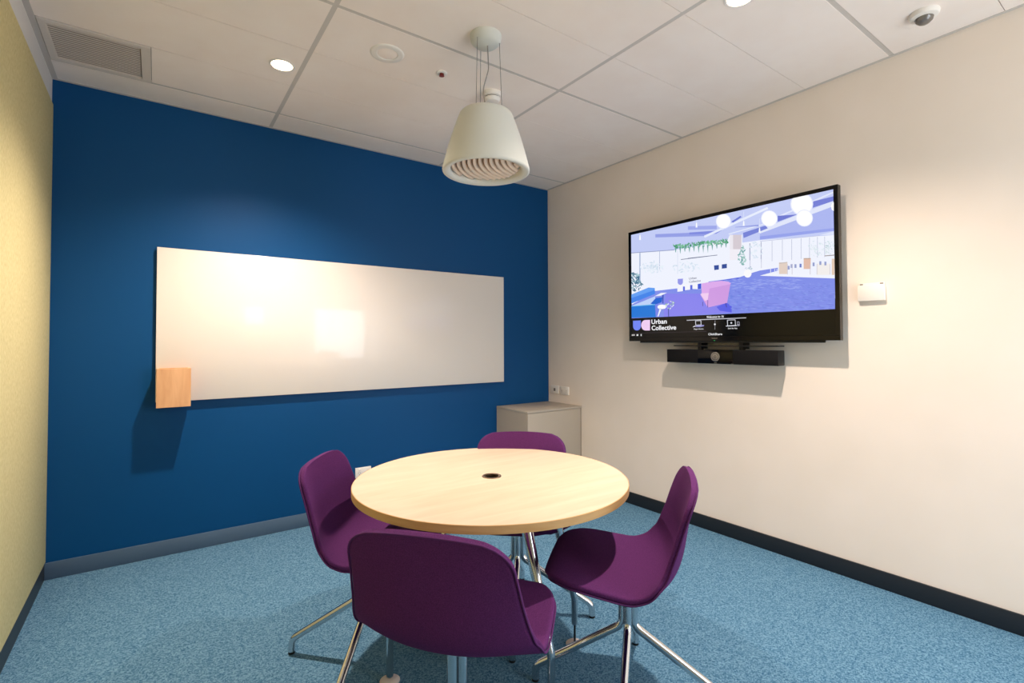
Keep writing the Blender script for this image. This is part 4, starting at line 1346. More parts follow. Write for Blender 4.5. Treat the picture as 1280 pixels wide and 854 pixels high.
M['cabinet_edge'] = mat('greige_edge', (150, 138, 124), 0.5, spec=0.35)
M['shade'] = mat('matte_white_shade', (214, 214, 206), 0.75, spec=0.2)
M['louvre'] = mat('louvre_cream', (246, 226, 206), 0.55, spec=0.3)
M['cable'] = mat('steel_cable', (130, 124, 118), 0.4, metal=0.8)
M['cord'] = mat('grey_cord', (150, 144, 138), 0.6)
M['vent'] = mat('vent_grey', (222, 212, 202), 0.5, spec=0.3)
M['vent_dark'] = mat('vent_recess', (158, 146, 134), 0.9, spec=0.0)
M['alu'] = mat('dark_aluminium', (52, 52, 54), 0.4, metal=0.6)
M['lamp'] = mat('lamp_glow', (255, 240, 220), 0.5, emit=(255, 226, 190), estr=14)
M['gap_shadow'] = mat('pendant_gap_shadow', (170, 140, 112), 0.8)  # does not emit; shade behind the louvre blades is put into this brown
M['led'] = mat('green_led', (10, 60, 20), 0.4, emit=(60, 220, 110), estr=1.0)
M['trim_white'] = mat('downlight_trim_white', (236, 230, 222), 0.5)
M['grommet'] = mat('bronze_grommet', (168, 140, 112), 0.22, metal=0.9)
M['hole'] = mat('dark_cable_hole', (26, 16, 10), 0.8, spec=0.1)

def wood(name, a, b, scale, rough=0.45, lo=0.3, hi=0.75, coat=0.0):
    m = mat(name, a, rough, spec=0.35, coat=coat, coat_rough=0.2)
    nt, bs = nodes_of(m); L = nt.links.new
    tc = nt.nodes.new('ShaderNodeTexCoord'); mp = nt.nodes.new('ShaderNodeMapping')
    mp.inputs['Scale'].default_value = scale
    n = nt.nodes.new('ShaderNodeTexNoise'); n.inputs['Scale'].default_value = 1; n.inputs['Detail'].default_value = 6
    n.inputs['Distortion'].default_value = 0.6
    r = nt.nodes.new('ShaderNodeValToRGB')
    r.color_ramp.elements[0].position = lo; r.color_ramp.elements[0].color = (*lin(a), 1)
    r.color_ramp.elements[1].position = hi; r.color_ramp.elements[1].color = (*lin(b), 1)
    L(tc.outputs['Object'], mp.inputs['Vector']); L(mp.outputs['Vector'], n.inputs['Vector'])
    L(n.outputs['Fac'], r.inputs['Fac']); L(r.outputs['Color'], bs.inputs['Base Color'])
    return m
M['maple'] = wood('maple_laminate', (202, 182, 156), (214, 196, 172), (3, 22, 3), 0.42)
M['maple_edge'] = wood('maple_edge_band', (196, 152, 96), (212, 172, 118), (6, 6, 40), 0.5)
M['ply'] = wood('birch_ply', (206, 152, 106), (226, 176, 130), (30, 30, 5), 0.5)

# window glass: mostly clear, a little mirror
def glass_mat():
    m = bpy.data.materials.new('window_glass'); m.use_nodes = True
    nt = m.node_tree; nt.nodes.clear(); L = nt.links.new
    o = nt.nodes.new('ShaderNodeOutputMaterial'); mx = nt.nodes.new('ShaderNodeMixShader')
    t = nt.nodes.new('ShaderNodeBsdfTransparent'); g = nt.nodes.new('ShaderNodeBsdfGlossy')
    g.inputs['Roughness'].default_value = 0.02; mx.inputs['Fac'].default_value = 0.06
    L(t.outputs[0], mx.inputs[1]); L(g.outputs[0], mx.inputs[2]); L(mx.outputs[0], o.inputs['Surface'])
    return m
M['glass'] = glass_mat()

def screen_mat(rgb, strength=1.0):
    m = mat('screen_%02x%02x%02x' % rgb, (4, 4, 5), 0.12, spec=0.25, emit=rgb, estr=strength)
    return m

# ------------------------------------------------------------------ object helpers
def mesh_obj(name, bm, mats, parent=None, smooth=None):
    me = bpy.data.meshes.new(name); bm.normal_update(); bm.to_mesh(me); bm.free()
    for m in (mats if isinstance(mats, (list, tuple)) else [mats]):
        me.materials.append(m)
    o = bpy.data.objects.new(name, me); C.objects.link(o)
    if parent: o.parent = parent
    if smooth is not None:
        for p in me.polygons: p.use_smooth = True
        if smooth < 3.1:
            me.set_sharp_from_angle(angle=smooth)
    return o

def thing(name, label, cat, loc=(0, 0, 0), rz=0.0, group=None):
    o = bpy.data.objects.new(name, None); C.objects.link(o)
    o.empty_display_size = 0.05
    o.location = loc; o.rotation_euler = (0, 0, rz)
    tag(o, label, cat, group)
    return o

def tag(o, label, cat, group=None):
    o['label'] = label; o['category'] = cat
    if group: o['group'] = group
    return o

def struct(o, label, cat):
    o['kind'] = 'structure'; o['label'] = label; o['category'] = cat
    return o

def add_box(bm, x0, x1, y0, y1, z0, z1, mi=0, bevel=0.0, seg=2):
    vs = [bm.verts.new(p) for p in ((x0,y0,z0),(x1,y0,z0),(x1,y1,z0),(x0,y1,z0),(x0,y0,z1),(x1,y0,z1),(x1,y1,z1),(x0,y1,z1))]
    fs = []
    for idx in ((0,3,2,1),(4,5,6,7),(0,1,5,4),(1,2,6,5),(2,3,7,6),(3,0,4,7)):
        f = bm.faces.new([vs[i] for i in idx]); f.material_index = mi; fs.append(f)
    if bevel:
        es = list({e for f in fs for e in f.edges})
        r = bmesh.ops.bevel(bm, geom=es, offset=bevel, segments=seg, profile=0.5, affect='EDGES')
        for f in r['faces']: f.material_index = mi
    return fs

def box(name, x0, x1, y0, y1, z0, z1, m, parent=None, bevel=0.0, seg=2):
    bm = bmesh.new(); add_box(bm, x0, x1, y0, y1, z0, z1, 0, bevel, seg)
    return mesh_obj(name, bm, m, parent, smooth=0.6 if bevel else None)

def add_lathe(bm, prof, n=48, mi=0, cap=(False, False), origin=(0,0,0), mat4=None):
    rings = []
    for r, z in prof:
        ring = []
        for i in range(n):
            a = 2 * PI * i / n
            p = Vector((r * math.cos(a), r * math.sin(a), z))
            if mat4: p = mat4 @ p
            ring.append(bm.verts.new(p + Vector(origin)))
        rings.append(ring)
    for a, b in zip(rings, rings[1:]):
        for i in range(n):
            f = bm.faces.new((a[i], a[(i+1) % n], b[(i+1) % n], b[i])); f.material_index = mi
    if cap[0]:
        f = bm.faces.new(list(reversed(rings[0]))); f.material_index = mi
    if cap[1]:
        f = bm.faces.new(rings[-1]); f.material_index = mi
    return rings

def lathe(name, prof, m, parent=None, n=48, cap=(True, True), origin=(0,0,0), smooth=0.7, mat4=None):
    bm = bmesh.new(); add_lathe(bm, prof, n, 0, cap, origin, mat4)
    bmesh.ops.recalc_face_normals(bm, faces=bm.faces)
    return mesh_obj(name, bm, m, parent, smooth)

def fillet(pts, rad, n=8):
    """round the inner corners of a polyline"""
    pts = [Vector(p) for p in pts]; out = [pts[0]]
    for a, b, c in zip(pts, pts[1:], pts[2:]):
        u = (a - b); v = (c - b)
        ang = u.angle(v); d = min(rad / math.tan(ang / 2), u.length * 0.49, v.length * 0.49)
        p0 = b + u.normalized() * d; p1 = b + v.normalized() * d
        for i in range(n + 1):
            t = i / n
            out.append((1-t)**2 * p0 + 2*t*(1-t) * b + t*t * p1)
    out.append(pts[-1]); return out

def add_tube(bm, pts, rad, n=14, caps=True, mi=0, closed=False):
    pts = [Vector(p) for p in pts]
    k = len(pts); rads = rad if isinstance(rad, (list, tuple)) else [rad] * k
    rings = []; prev = None
    for i, p in enumerate(pts):
        if closed:
            t = pts[(i+1) % k] - pts[i-1]
        else:
            t = pts[min(i+1, k-1)] - pts[max(i-1, 0)]
        t.normalize()
        if prev is None:
            ref = Vector((0,0,1)) if abs(t.z) < 0.9 else Vector((1,0,0))
            u = t.cross(ref).normalized()
        else:
            u = (prev - t * prev.dot(t)).normalized()
        prev = u; w = t.cross(u)
        rings.append([bm.verts.new(p + rads[i] * (math.cos(2*PI*j/n) * u + math.sin(2*PI*j/n) * w)) for j in range(n)])
    pairs = list(zip(rings, rings[1:]))
    if closed: pairs.append((rings[-1], rings[0]))
    for a, b in pairs:
        for j in range(n):
            f = bm.faces.new((a[j], a[(j+1) % n], b[(j+1) % n], b[j])); f.material_index = mi
    if caps and not closed:
        bm.faces.new(list(reversed(rings[0]))).material_index = mi
        bm.faces.new(rings[-1]).material_index = mi

def tube(name, pts, rad, m, parent=None, n=14, closed=False):
    bm = bmesh.new(); add_tube(bm, pts, rad, n, True, 0, closed)
    bmesh.ops.recalc_face_normals(bm, faces=bm.faces)
    return mesh_obj(name, bm, m, parent, smooth=0.9)

# ================================================================== THE ROOM
struct(box('floor', XL-0.3, XR+0.1, YF-0.1, YB+0.1, -0.1, 0.0, M['carpet']), 'blue speckled carpet floor under the table and chairs', 'floor')
struct(box('wall_back', XL-0.3, XR+0.1, YB, YB+0.1, 0, H+0.15, M['blue']), 'deep blue painted wall behind the whiteboard', 'wall')
struct(box('wall_right', XR, XR+0.1, YF-0.1, YB, 0, H+0.15, M['cream']), 'cream painted wall carrying the television', 'wall')
# left: white wall above, a thick fabric panel below with a recessed skirting under it
struct(box('wall_left', XL-0.12, XL-0.02, YF-0.1, YB, 0, H+0.15, M['white_paint']), 'white wall strip above the green fabric panel', 'wall')
struct(box('trim_1', XL-0.02, XL, YF, YB-0.002, 0.094, 2.56, M['green'], bevel=0.002), 'yellow green woven fabric panel lining the side wall', 'wall panel')
struct(box('trim_2', XL-0.02, XL-0.006, YF, YB, 2.56, H, M['white_paint']), 'white strip between green fabric panel and ceiling', 'trim')
struct(box('baseboard_left', XL-0.02, XL-0.004, YF, YB-0.012, 0, 0.094, M['skirt_black']), 'black skirting recessed beneath the green fabric panel', 'baseboard')
struct(box('baseboard_back', XL-0.004, XR-0.012, YB-0.012, YB, 0, 0.0895, M['skirt_lit_grey'], bevel=0.002), 'skirting along the foot of the blue wall, reflected light in its grey', 'baseboard')
struct(box('baseboard_right', XR-0.012, XR, YF, YB-0.012, 0, 0.0895, M['skirt_black'], bevel=0.002), 'black skirting along the foot of the cream wall', 'baseboard')

# ceiling: three 0.414 m tiles per 1.24 m grid module, both ways seen in the grid bars
gx = [XL, 0.612, 1.870, XR]
by = [3.379 - 1.238 * k for k in range(5)]          # y of the wide bars
bm = bmesh.new()
add_box(bm, XL-0.02, XR, YF, YB, H+0.012, H+0.15, 1)
ys = sorted({round(3.379 - 0.4127 * k, 4) for k in range(12)} | {YB, YF})
ys = [y for y in ys if YF <= y <= YB]
def near_bar(y): return any(abs(y - b) < 0.02 for b in by)
for x0, x1 in zip(gx, gx[1:]):
    for y0, y1 in zip(ys, ys[1:]):
        if x0 == XL and abs(y0 - 2.966) < 0.02: 
            xa = -0.03                                    # the air vent takes the rest of this row
        else:
            xa = x0 + (0.011 if x0 != XL else 0.018)
        xb = x1 - (0.011 if x1 != XR else 0.018)
        ga = 0.011 if near_bar(y0) else 0.0015
        gb = 0.011 if near_bar(y1) else 0.0015
        if y0 == YF: ga = 0.0
        if y1 == YB: gb = 0.018
        add_box(bm, xa, xb, y0 + ga, y1 - gb, H, H+0.012, 0)
struct(mesh_obj('ceiling', bm, [M['tile'], M['gap']]), 'suspended ceiling of off white tiles', 'ceiling')
n = 3
def trim(x0, x1, y0, y1, z0, z1, label):
    global n
    struct(box('trim_%d' % n, x0, x1, y0, y1, z0, z1, M['tbar']), label, 'ceiling trim'); n += 1
trim(0.601, 0.623, YF, YB-0.018, H+0.001, H+0.012, 'long grey ceiling grid bar above the green panel side of table')
trim(1.859, 1.881, YF, YB-0.018, H+0.001, H+0.012, 'long grey ceiling grid bar running between pendant and cream wall')
for b in by:
    if b > YF:
        trim(XL+0.018, XR-0.018, b-0.011, b+0.011, H+0.0015, H+0.0118, 'grey ceiling cross bar parallel to the blue wall at %.1f m from it' % (YB-b))
trim(XL-0.006, XL+0.018, YF, YB, H-0.002, H+0.012, 'ceiling edge angle along the green panel wall')
trim(XR-0.018, XR, YF, YB, H-0.002, H+0.012, 'ceiling edge angle along the cream wall')
trim(XL+0.018, XR-0.018, YB-0.018, YB, H-0.002, H+0.012, 'ceiling edge angle along the blue wall')

# the side behind the camera: unseen wall, its wider window added for fill light
OPEN = [(-0.06, 0.42, 1.55, 2.30), (1.55, 2.95, 0.10, 2.30)]
bm = bmesh.new()
add_box(bm, XL-0.02, -0.06, YF-0.1, YF, 0, H+0.012)
add_box(bm, -0.06, 0.42, YF-0.1, YF, 0, 1.55)
add_box(bm, -0.06, 0.42, YF-0.1, YF, 2.30, H+0.012)
add_box(bm, 0.42, 1.55, YF-0.1, YF, 0, H+0.012)
add_box(bm, 1.55, 2.95, YF-0.1, YF, 0, 0.10)
add_box(bm, 1.55, 2.95, YF-0.1, YF, 2.30, H+0.012)
add_box(bm, 2.95, XR, YF-0.1, YF, 0, H+0.012)
struct(mesh_obj('wall_front', bm, M['white_paint']), 'white wall with a window and an added wider window opposite the blue wall', 'wall')
for i, (a0, a1, c0, c1) in enumerate(OPEN):
    win = bpy.data.objects.new('window_%d' % (i+1), None); C.objects.link(win)
    struct(win, ('tall window opposite the blue wall', 'unseen wider window added for fill light opposite the blue wall, nearer the cream wall')[i], 'window')
    bm = bmesh.new()
    for x in (a0, a1-0.03): add_box(bm, x, x+0.03, YF-0.07, YF-0.03, c0, c1)
    for z in (c0, c1-0.03): add_box(bm, a0+0.03, a1-0.03, YF-0.068, YF-0.032, z, z+0.03)
    mesh_obj('frame', bm, M['alu'], win)
    box('pane', a0+0.03, a1-0.03, YF-0.054, YF-0.046, c0+0.03, c1-0.03, M['glass'], win)

# ================================================================== TABLE
TX, TY, TZ, TR = 1.105, 1.688, 0.721, 0.538
tb = thing('round_table', 'round pale maple meeting table on splayed chrome legs', 'table', (TX, TY, 0))
t0, t1 = TZ - 0.027, TZ
lathe('tabletop', [(0.033, t0), (TR-0.002, t0), (TR-0.002, t1-0.001), (TR-0.004, t1), (0.033, t1), (0.033, t0)], M['maple'], tb, 128, (False, False), smooth=0.5)
lathe('edge_band', [(TR-0.0025, t0-0.0002), (TR, t0), (TR, t1-0.0015), (TR-0.0015, t1-0.0001), (TR-0.0025, t1-0.0001), (TR-0.0025, t0-0.0002)], M['maple_edge'], tb, 128, (False, False), smooth=0.5)
g = lathe('cable_grommet', [(0.0275, t1-0.008), (0.0275, t1+0.0012), (0.031, t1+0.0032), (0.038, t1+0.0024), (0.0395, t1-0.0002)], M['grommet'], tb, 40, (False, False))
lathe('cable_hole', [(0.0325, t0+0.001), (0.0325, t0+0.004), (0.0315, t1-0.002)], M['hole'], g, 40, (True, False))
bm = bmesh.new()
add_box(bm, -0.25, 0.25, -0.02, 0.02, t0-0.028, t0, bevel=0.003)
add_box(bm, -0.02, 0.02, -0.25, 0.25, t0-0.029, t0-0.001, bevel=0.003)
o = mesh_obj('support_frame', bm, M['alu'], tb); o.rotation_euler = (0, 0, math.radians(-18))
for deg, lev, rt, rk in ((-21, 0.085, 0.235, 0.352), (-88, 0.035, 0.185, 0.352), (164, 0.018, 0.08, 0.398), (104, 0.035, 0.21, 0.352)):
    a = math.radians(deg); ca, sa = math.cos(a), math.sin(a)
    def P(r, z): return Vector((r*ca, r*sa, z))
    pts = fillet([P(rt, t0), P(rk, 0.185), P(rk, lev)], 0.06, 8)
    # tube tapers from the top down
    tot = sum((q-p).length for p, q in zip(pts, pts[1:])); acc = 0; rads = [0.0235]
    for p, q in zip(pts, pts[1:]):
        acc += (q-p).length; rads.append(0.0235 - 0.0105 * min(1, acc / (tot * 0.85)))
    # subdivide the straight run so the taper shows
    lg = tube('leg', pts, rads, M['chrome'], tb, 20)
    tube('leveller', [P(rk, lev+0.004), P(rk, 0.006)], 0.0045, M['black'], lg, 10)
    lathe('foot_disc', [(0.036, 0.0), (0.037, 0.004), (0.030, 0.009), (0.010, 0.012)], M['disc'], lg, 28, origin=(rk*ca, rk*sa, 0))

# ================================================================== CHAIRS
def catmull(ps, m=8):
    out = []
    ps = [Vector(p) for p in ps]
    q = [2*ps[0]-ps[1]] + ps + [2*ps[-1]-ps[-2]]
    for i in range(1, len(q)-2):
        a, b, c, d = q[i-1], q[i], q[i+1], q[i+2]
        for k in range(m):
            t = k / m
            out.append(0.5*((2*b)+(c-a)*t+(2*a-5*b+4*c-d)*t*t+(3*b-a-3*c+d)*t**3))
    out.append(ps[-1]); return out

def interp(tab, s):
    """smooth (monotone cubic) reading of a table"""
    n = len(tab); s = max(tab[0][0], min(tab[-1][0], s))
    d = [(tab[i+1][1]-tab[i][1])/(tab[i+1][0]-tab[i][0]) for i in range(n-1)]
    m = [d[0]] + [0 if d[i-1]*d[i] <= 0 else 2*d[i-1]*d[i]/(d[i-1]+d[i]) for i in range(1, n-1)] + [d[-1]]
    for i in range(n-1):
        x0, x1 = tab[i][0], tab[i+1][0]
        if s <= x1:
            h = x1-x0; t = (s-x0)/h
            return ((1+2*t)*(1-t)**2*tab[i][1] + t*(1-t)**2*h*m[i] + t*t*(3-2*t)*tab[i+1][1] + t*t*(t-1)*h*m[i+1])
    return tab[-1][1]

PROFILE = [(0.280, 0.466), (0.273, 0.486), (0.240, 0.501), (0.165, 0.498), (0.070, 0.484), (-0.020, 0.471), (-0.085, 0.475),
           (-0.130, 0.496), (-0.158, 0.540), (-0.172, 0.596), (-0.182, 0.664), (-0.194, 0.734), (-0.208, 0.806)]
def shell_surface():
    fine = catmull([(x, 0, z) for x, z in PROFILE], 24)
    d = [0]
    for a, b in zip(fine, fine[1:]): d.append(d[-1] + (b-a).length)
    T = d[-1]
    def at(s):
        s = max(0, min(T, s))
        for i in range(len(d)-1):
            if s <= d[i+1]:
                t = (s-d[i])/(d[i+1]-d[i]); p = fine[i].lerp(fine[i+1], t)
                tg = (fine[min(i+2, len(fine)-1)] - fine[max(i-1, 0)]).normalized()
                return p, tg
        return fine[-1], (fine[-1]-fine[-2]).normalized()
    RF, RT_ = 0.165, 0.082          # corner radii at the seat front and at the back's top
    WID = [(0, 0.230), (0.18, 0.248), (0.36, 0.260), (0.50, 0.264), (0.60, 0.252), (0.76, 0.232), (1.0, 0.212)]
    CUP = [(0, -0.012), (0.12, 0.0), (0.30, 0.004), (0.41, 0.008), (0.48, 0.024), (0.56, 0.050), (0.64, 0.052), (0.80, 0.034), (1.0, 0.008)]
    def W(s):
        w = interp(WID, s/T)
        if s < RF: w -= RF*0.98 - math.sqrt(max(0, RF**2-(RF-s)**2))*0.98
        e = T - s
        if e < RT_: w -= RT_ - math.sqrt(max(0, RT_**2-(RT_-e)**2))
        return w
    def pt(s, u):
        q = max(0, min(1, (s-(T-0.22))/0.22)); s_at = s - 0.009*q*q*abs(u)**2.5
        p, tg = at(s_at)
        nrm = Vector((tg.z, 0, -tg.x))                      # to the sitter's side
        if nrm.z < 0 and nrm.x < 0: nrm = -nrm
        cup = interp(CUP, s/T)
        w = W(s); full = interp(WID, s/T)
        k = (abs(u)*w/full)
        # the seat edge hangs a touch, the back's edges wrap forward
        return p + Vector((0, u*w, 0)) + nrm * (cup * k**2.2), nrm
    return T, pt, W

def make_chair(label, group):
    root = thing('swivel_chair', label, 'chair', group=group)
    T, pt, W = shell_surface()
    ns, nu = 64, 26
    ss = []
    for i in range(ns+1):
        t = i/ns
        ss.append(T*(t - 0.12*math.sin(2*PI*t)/(2*PI)*1.0))
    # finer rows near the two ends
    ss = [0, 0.0015, 0.005, 0.011] + [s for s in ss if 0.018 < s < T-0.014] + [T-0.010, T-0.0045, T-0.0012, T]
    TH = 0.021
    bm = bmesh.new(); top = []; bot = []
    for s in ss:
        ra, rb = [], []
        for j in range(nu+1):
            u = math.sin((j/nu-0.5)*PI*0.999)*0.35 + (2*j/nu-1)*0.65
            p, nrm = pt(s, u)
            ra.append(bm.verts.new(p)); rb.append(bm.verts.new(p - nrm*TH))
        top.append(ra); bot.append(rb)
    for i in range(len(ss)-1):
        for j in range(nu):
            bm.faces.new((top[i][j], top[i][j+1], top[i+1][j+1], top[i+1][j]))
            bm.faces.new((bot[i][j], bot[i+1][j], bot[i+1][j+1], bot[i][j+1]))
    last = len(ss)-1
    for j in range(nu):
        bm.faces.new((top[0][j+1], top[0][j], bot[0][j], bot[0][j+1]))
        bm.faces.new((top[last][j], top[last][j+1], bot[last][j+1], bot[last][j]))
    for i in range(last):
        bm.faces.new((top[i][0], top[i+1][0], bot[i+1][0], bot[i][0]))
        bm.faces.new((top[i+1][nu], top[i][nu], bot[i][nu], bot[i+1][nu]))
    bmesh.ops.recalc_face_normals(bm, faces=bm.faces)
    sh = mesh_obj('seat_shell', bm, M['purple'], root, smooth=3.14)
    md = sh.modifiers.new('round', 'SUBSURF'); md.levels = 1; md.render_levels = 1
    # piping seam round the outer edge
    loop = []
    def edge(s, u):
        p, nrm = pt(s, u); return p - nrm*(TH*0.93) + Vector((0, 0.0006*u, 0))
    K = 60
    for i in range(K+1): loop.append(edge(0.003+(T-0.006)*i/K, 1))
    for i in range(1, 12): loop.append(edge(T-0.003, 1-2*i/12))
    for i in range(K+1): loop.append(edge(T-0.003-(T-0.006)*i/K, -1))
    for i in range(1, 12): loop.append(edge(0.003, -1+2*i/12))
    tube('piping', loop, 0.0028, M['piping'], sh, 8, closed=True)
    # swivel base: plate, column, and four bent tubes standing close together
    lathe('mounting_plate', [(0.050, 0.434), (0.052, 0.438), (0.052, 0.454)], M['black'], root, 32)
    lathe('swivel_column', [(0.022, 0.414), (0.022, 0.436)], M['chrome'], root, 24)
    lathe('hub_cap', [(0.0355, 0.409), (0.037, 0.412), (0.036, 0.417)], M['chrome'], root, 28)
    base = []
    for k in range(4):
        a = PI/2*k; ca, sa = math.cos(a), math.sin(a)
        def Q(r, z): return Vector((r*ca, r*sa, z))
        pts = fillet([Q(0.0195, 0.411), Q(0.0195, 0.262), Q(0.338, 0.058), Q(0.340, 0.010)], 0.05, 9)
        lg = tube('leg', pts, 0.0140, M['chrome'], root, 18)
        lathe('glide', [(0.0125, 0.0), (0.0132, 0.002), (0.0132, 0.012)], M['rubber'], lg, 18, origin=(0.340*ca, 0.340*sa, 0))
        base.append(lg)
    return root

def copy_tree(o, parent=None):
    c = o.copy(); C.objects.link(c)
    if parent: c.parent = parent
    for ch in [x for x in o.children]:
        copy_tree(ch, c)
    return c

def place(root, x, y, face, base_deg):
    """the seat faces 'face', the four star base is turned to base_deg"""
    root.location = (x, y, 0); root.rotation_euler = (0, 0, math.radians(face))
    d = math.radians(base_deg - face)
    for ch in root.children:
        if ch.name.split('.')[0] == 'leg': ch.rotation_euler = (0, 0, d)

GROUP = 'purple swivel chairs around the table'
first = make_chair('x', GROUP)
CHAIRS = [
    ('purple chair with its back to the camera, on the near side of the table', 0.693, 1.236, 38.5, 20),
    ('purple chair in front of the blue wall, on the whiteboard side of the table', 0.716, 1.965, 323, 138),
    ('purple chair on the far side of the table, in front of the corner cabinet', 1.377, 1.885, 228, -40),
    ('purple chair seen from the side, nearest the television wall', 1.367, 1.212, 130, 36.7),
]
copies = [first] + [copy_tree(first) for _ in CHAIRS[1:]]
for o, (lab, x, y, f, b) in zip(copies, CHAIRS):
    place(o, x, y, f, b); o['label'] = lab

# ================================================================== WHITEBOARD AND MARKER BOX
wb = thing('whiteboard', 'long frameless glossy whiteboard on the blue wall', 'whiteboard', (1.247, YB, 1.37))
box('board_panel', -1.2435, 1.2435, -0.030, -0.012, -0.459, 0.459, M['board'], wb, bevel=0.0015)
for x in (-1.0, 0.0, 1.0):
    for z in (-0.38, 0.30):
        box('wall_bracket', x-0.04, x+0.04, -0.0125, 0.0, z, z+0.06, M['alu'], wb)
pb = thing('marker_box', 'small pale plywood box at the lower corner of the whiteboard', 'box', (0.090, YB-0.031, 0.89))
bd = 0.125
bm = bmesh.new()
add_box(bm, -0.083, 0.083, -bd, -bd+0.012, 0.0, 0.222, bevel=0.0012)
add_box(bm, -0.083, 0.083, -0.012, 0.0, 0.0, 0.222, bevel=0.0012)
add_box(bm, -0.083, -0.071, -bd+0.012, -0.012, 0.0, 0.222, bevel=0.0012)
add_box(bm, 0.071, 0.083, -bd+0.012, -0.012, 0.0, 0.222, bevel=0.0012)
mesh_obj('box_sides', bm, M['ply'], pb)
box('box_bottom', -0.071, 0.071, -bd+0.012, -0.012, 0.002, 0.014, M['ply'], pb)

# ================================================================== TELEVISION
# local frame: X along the wall to the viewer's right (world -y), Y away from the wall (world -x), Z up
tv = thing('television', 'large black wall mounted television showing an office lounge', 'television', (XR, 1.840, 1.262), -PI/2)
# screen plane 0.100 m off the wall ; viewer's left is +y in the world = local -x
FX = 0.716
def tvbox(name, x0, x1, d0, d1, z0, z1, m, parent, bevel=0.0):
    return box(name, x0, x1, -d1, -d0, z0, z1, m, parent, bevel)
bz = 0.826
bm = bmesh.new()
for a in ((-FX, FX, 0.0, 0.027), (-FX, FX, bz-0.020, bz), (-FX, -FX+0.022, 0.027, bz-0.020), (FX-0.022, FX, 0.027, bz-0.020)):
    add_box(bm, a[0], a[1], -0.102, -0.066, a[2], a[3], bevel=0.0015)
mesh_obj('bezel', bm, M['gloss_black'], tv)
bm = bmesh.new()
# rear casing: a chamfered hump, lower and thicker than the panel
def hump(bm, x0, x1, z0, z1, d0, d1, c):
    v = [bm.verts.new(p) for p in ((x0,-d1,z0),(x1,-d1,z0),(x1,-d1,z1),(x0,-d1,z1),(x0+c,-d0,z0+c),(x1-c,-d0,z0+c),(x1-c,-d0,z1-c),(x0+c,-d0,z1-c))]
    for i in ((0,1,2,3),(7,6,5,4),(1,0,4,5),(2,1,5,6),(3,2,6,7),(0,3,7,4)):
        bm.faces.new([v[k] for k in i])
hump(bm, -FX+0.01, FX-0.01, 0.01, bz-0.01, 0.052, 0.068, 0.012)
hump(bm, -0.62, 0.64, -0.012, 0.55, 0.028, 0.092, 0.02)
bmesh.ops.recalc_face_normals(bm, faces=bm.faces)
mesh_obj('rear_casing', bm, M['black'], tv)
bm = bmesh.new()
add_box(bm, -0.22, 0.22, -0.012, 0.0, 0.12, 0.55)
for x in (-0.16, 0.12):
    add_box(bm, x, x+0.04, -0.030, -0.010, 0.10, 0.58)
mesh_obj('wall_mount', bm, M['alu'], tv)
# the picture
SW, SH = 1.390, 0.776
def SC(u, v, lift): return Vector(((u-0.4971)*SW, -(0.0992+lift), 0.028 + v*SH))
smats = [screen_mat((4, 4, 5), 0.0), screen_mat((240, 243, 254), 1.0)] + [screen_mat(c, 1.0) for c in PIC_COLS]
bm = bmesh.new()
def spoly(bm, uv, mi, lift):
    vs = [bm.verts.new(SC(min(1, max(0, u)), min(1, max(0, v)), lift)) for u, v in uv]
    try:
        f = bm.faces.new(vs); f.material_index = mi
        f.normal_update()
        if f.normal.y > 0: f.normal_flip()
    except ValueError: pass
spoly(bm, [(0, 0), (1, 0), (1, 1), (0, 1)], 0, 0.0)
spoly(bm, [(0, 0.25), (1, 0.25), (1, 1), (0, 1)], 1, 0.0001)
lift = 0.0002
for ci, co in PIC:
    q = [(co[i]/1e4, co[i+1]/1e4) for i in range(0, len(co), 2)]
    q = [(u, max(v, 0.186-0.008*u)) for u, v in q]
    spoly(bm, q, ci+2, lift); lift += 0.0000035
for ci, co in BAR:
    q = [(co[i]/1e4, co[i+1]/1e4) for i in range(0, len(co), 2)]
    spoly(bm, q, ci+2, lift); lift += 0.0000035
def text_into(bm, txt, u, v, width, height, mi, lift, bold=0.0):
    cu = bpy.data.curves.new('lettering', 'FONT'); cu.body = txt; cu.size = 1.0; cu.offset = bold; cu.resolution_u = 3
    o = bpy.data.objects.new('lettering', cu); C.objects.link(o)
    bpy.context.view_layer.update()
    me = o.to_mesh(); xs = [w.co.x for w in me.vertices]; zs = [w.co.y for w in me.vertices]
    sx = width/(max(xs)-min(xs)); x0 = min(xs); sz = height
    verts = [bm.verts.new(SC(u + (w.co.x-x0)*sx, v + w.co.y*sz, lift)) for w in me.vertices]
    for p in me.polygons:
        try:
            f = bm.faces.new([verts[i] for i in p.vertices]); f.material_index = mi; f.normal_update()
            if f.normal.y > 0: f.normal_flip()
        except ValueError: pass
    o.to_mesh_clear(); bpy.data.objects.remove(o); bpy.data.curves.remove(cu)
WHITE = len(smats); smats.append(screen_mat((246, 246, 250), 1.0))
GREYT = len(smats); smats.append(screen_mat((90, 92, 120), 1.0))
lift += 0.0001
text_into(bm, 'Urban', 0.1337, 0.1235, 0.096, 0.0585, WHITE, lift, 0.022)
text_into(bm, 'Collective', 0.1341, 0.0660, 0.151, 0.0585, WHITE, lift, 0.022)
text_into(bm, 'Welcome to 16', 0.4529, 0.1545, 0.087, 0.026, WHITE, lift, 0.02)
text_into(bm, 'Plug in Button', 0.3849, 0.0610, 0.051, 0.0145, WHITE, lift, 0.015)
text_into(bm, 'Start the App', 0.5597, 0.0595, 0.044, 0.0145, WHITE, lift, 0.015)
text_into(bm, 'ClickShare', 0.4609, 0.0114, 0.070, 0.0245, WHITE, lift, 0.02)
text_into(bm, 'Urban', 0.3612, 0.4960, 0.042, 0.026, GREYT, lift, 0.01)
text_into(bm, 'Collective', 0.3612, 0.4680, 0.064, 0.026, GREYT, lift, 0.01)
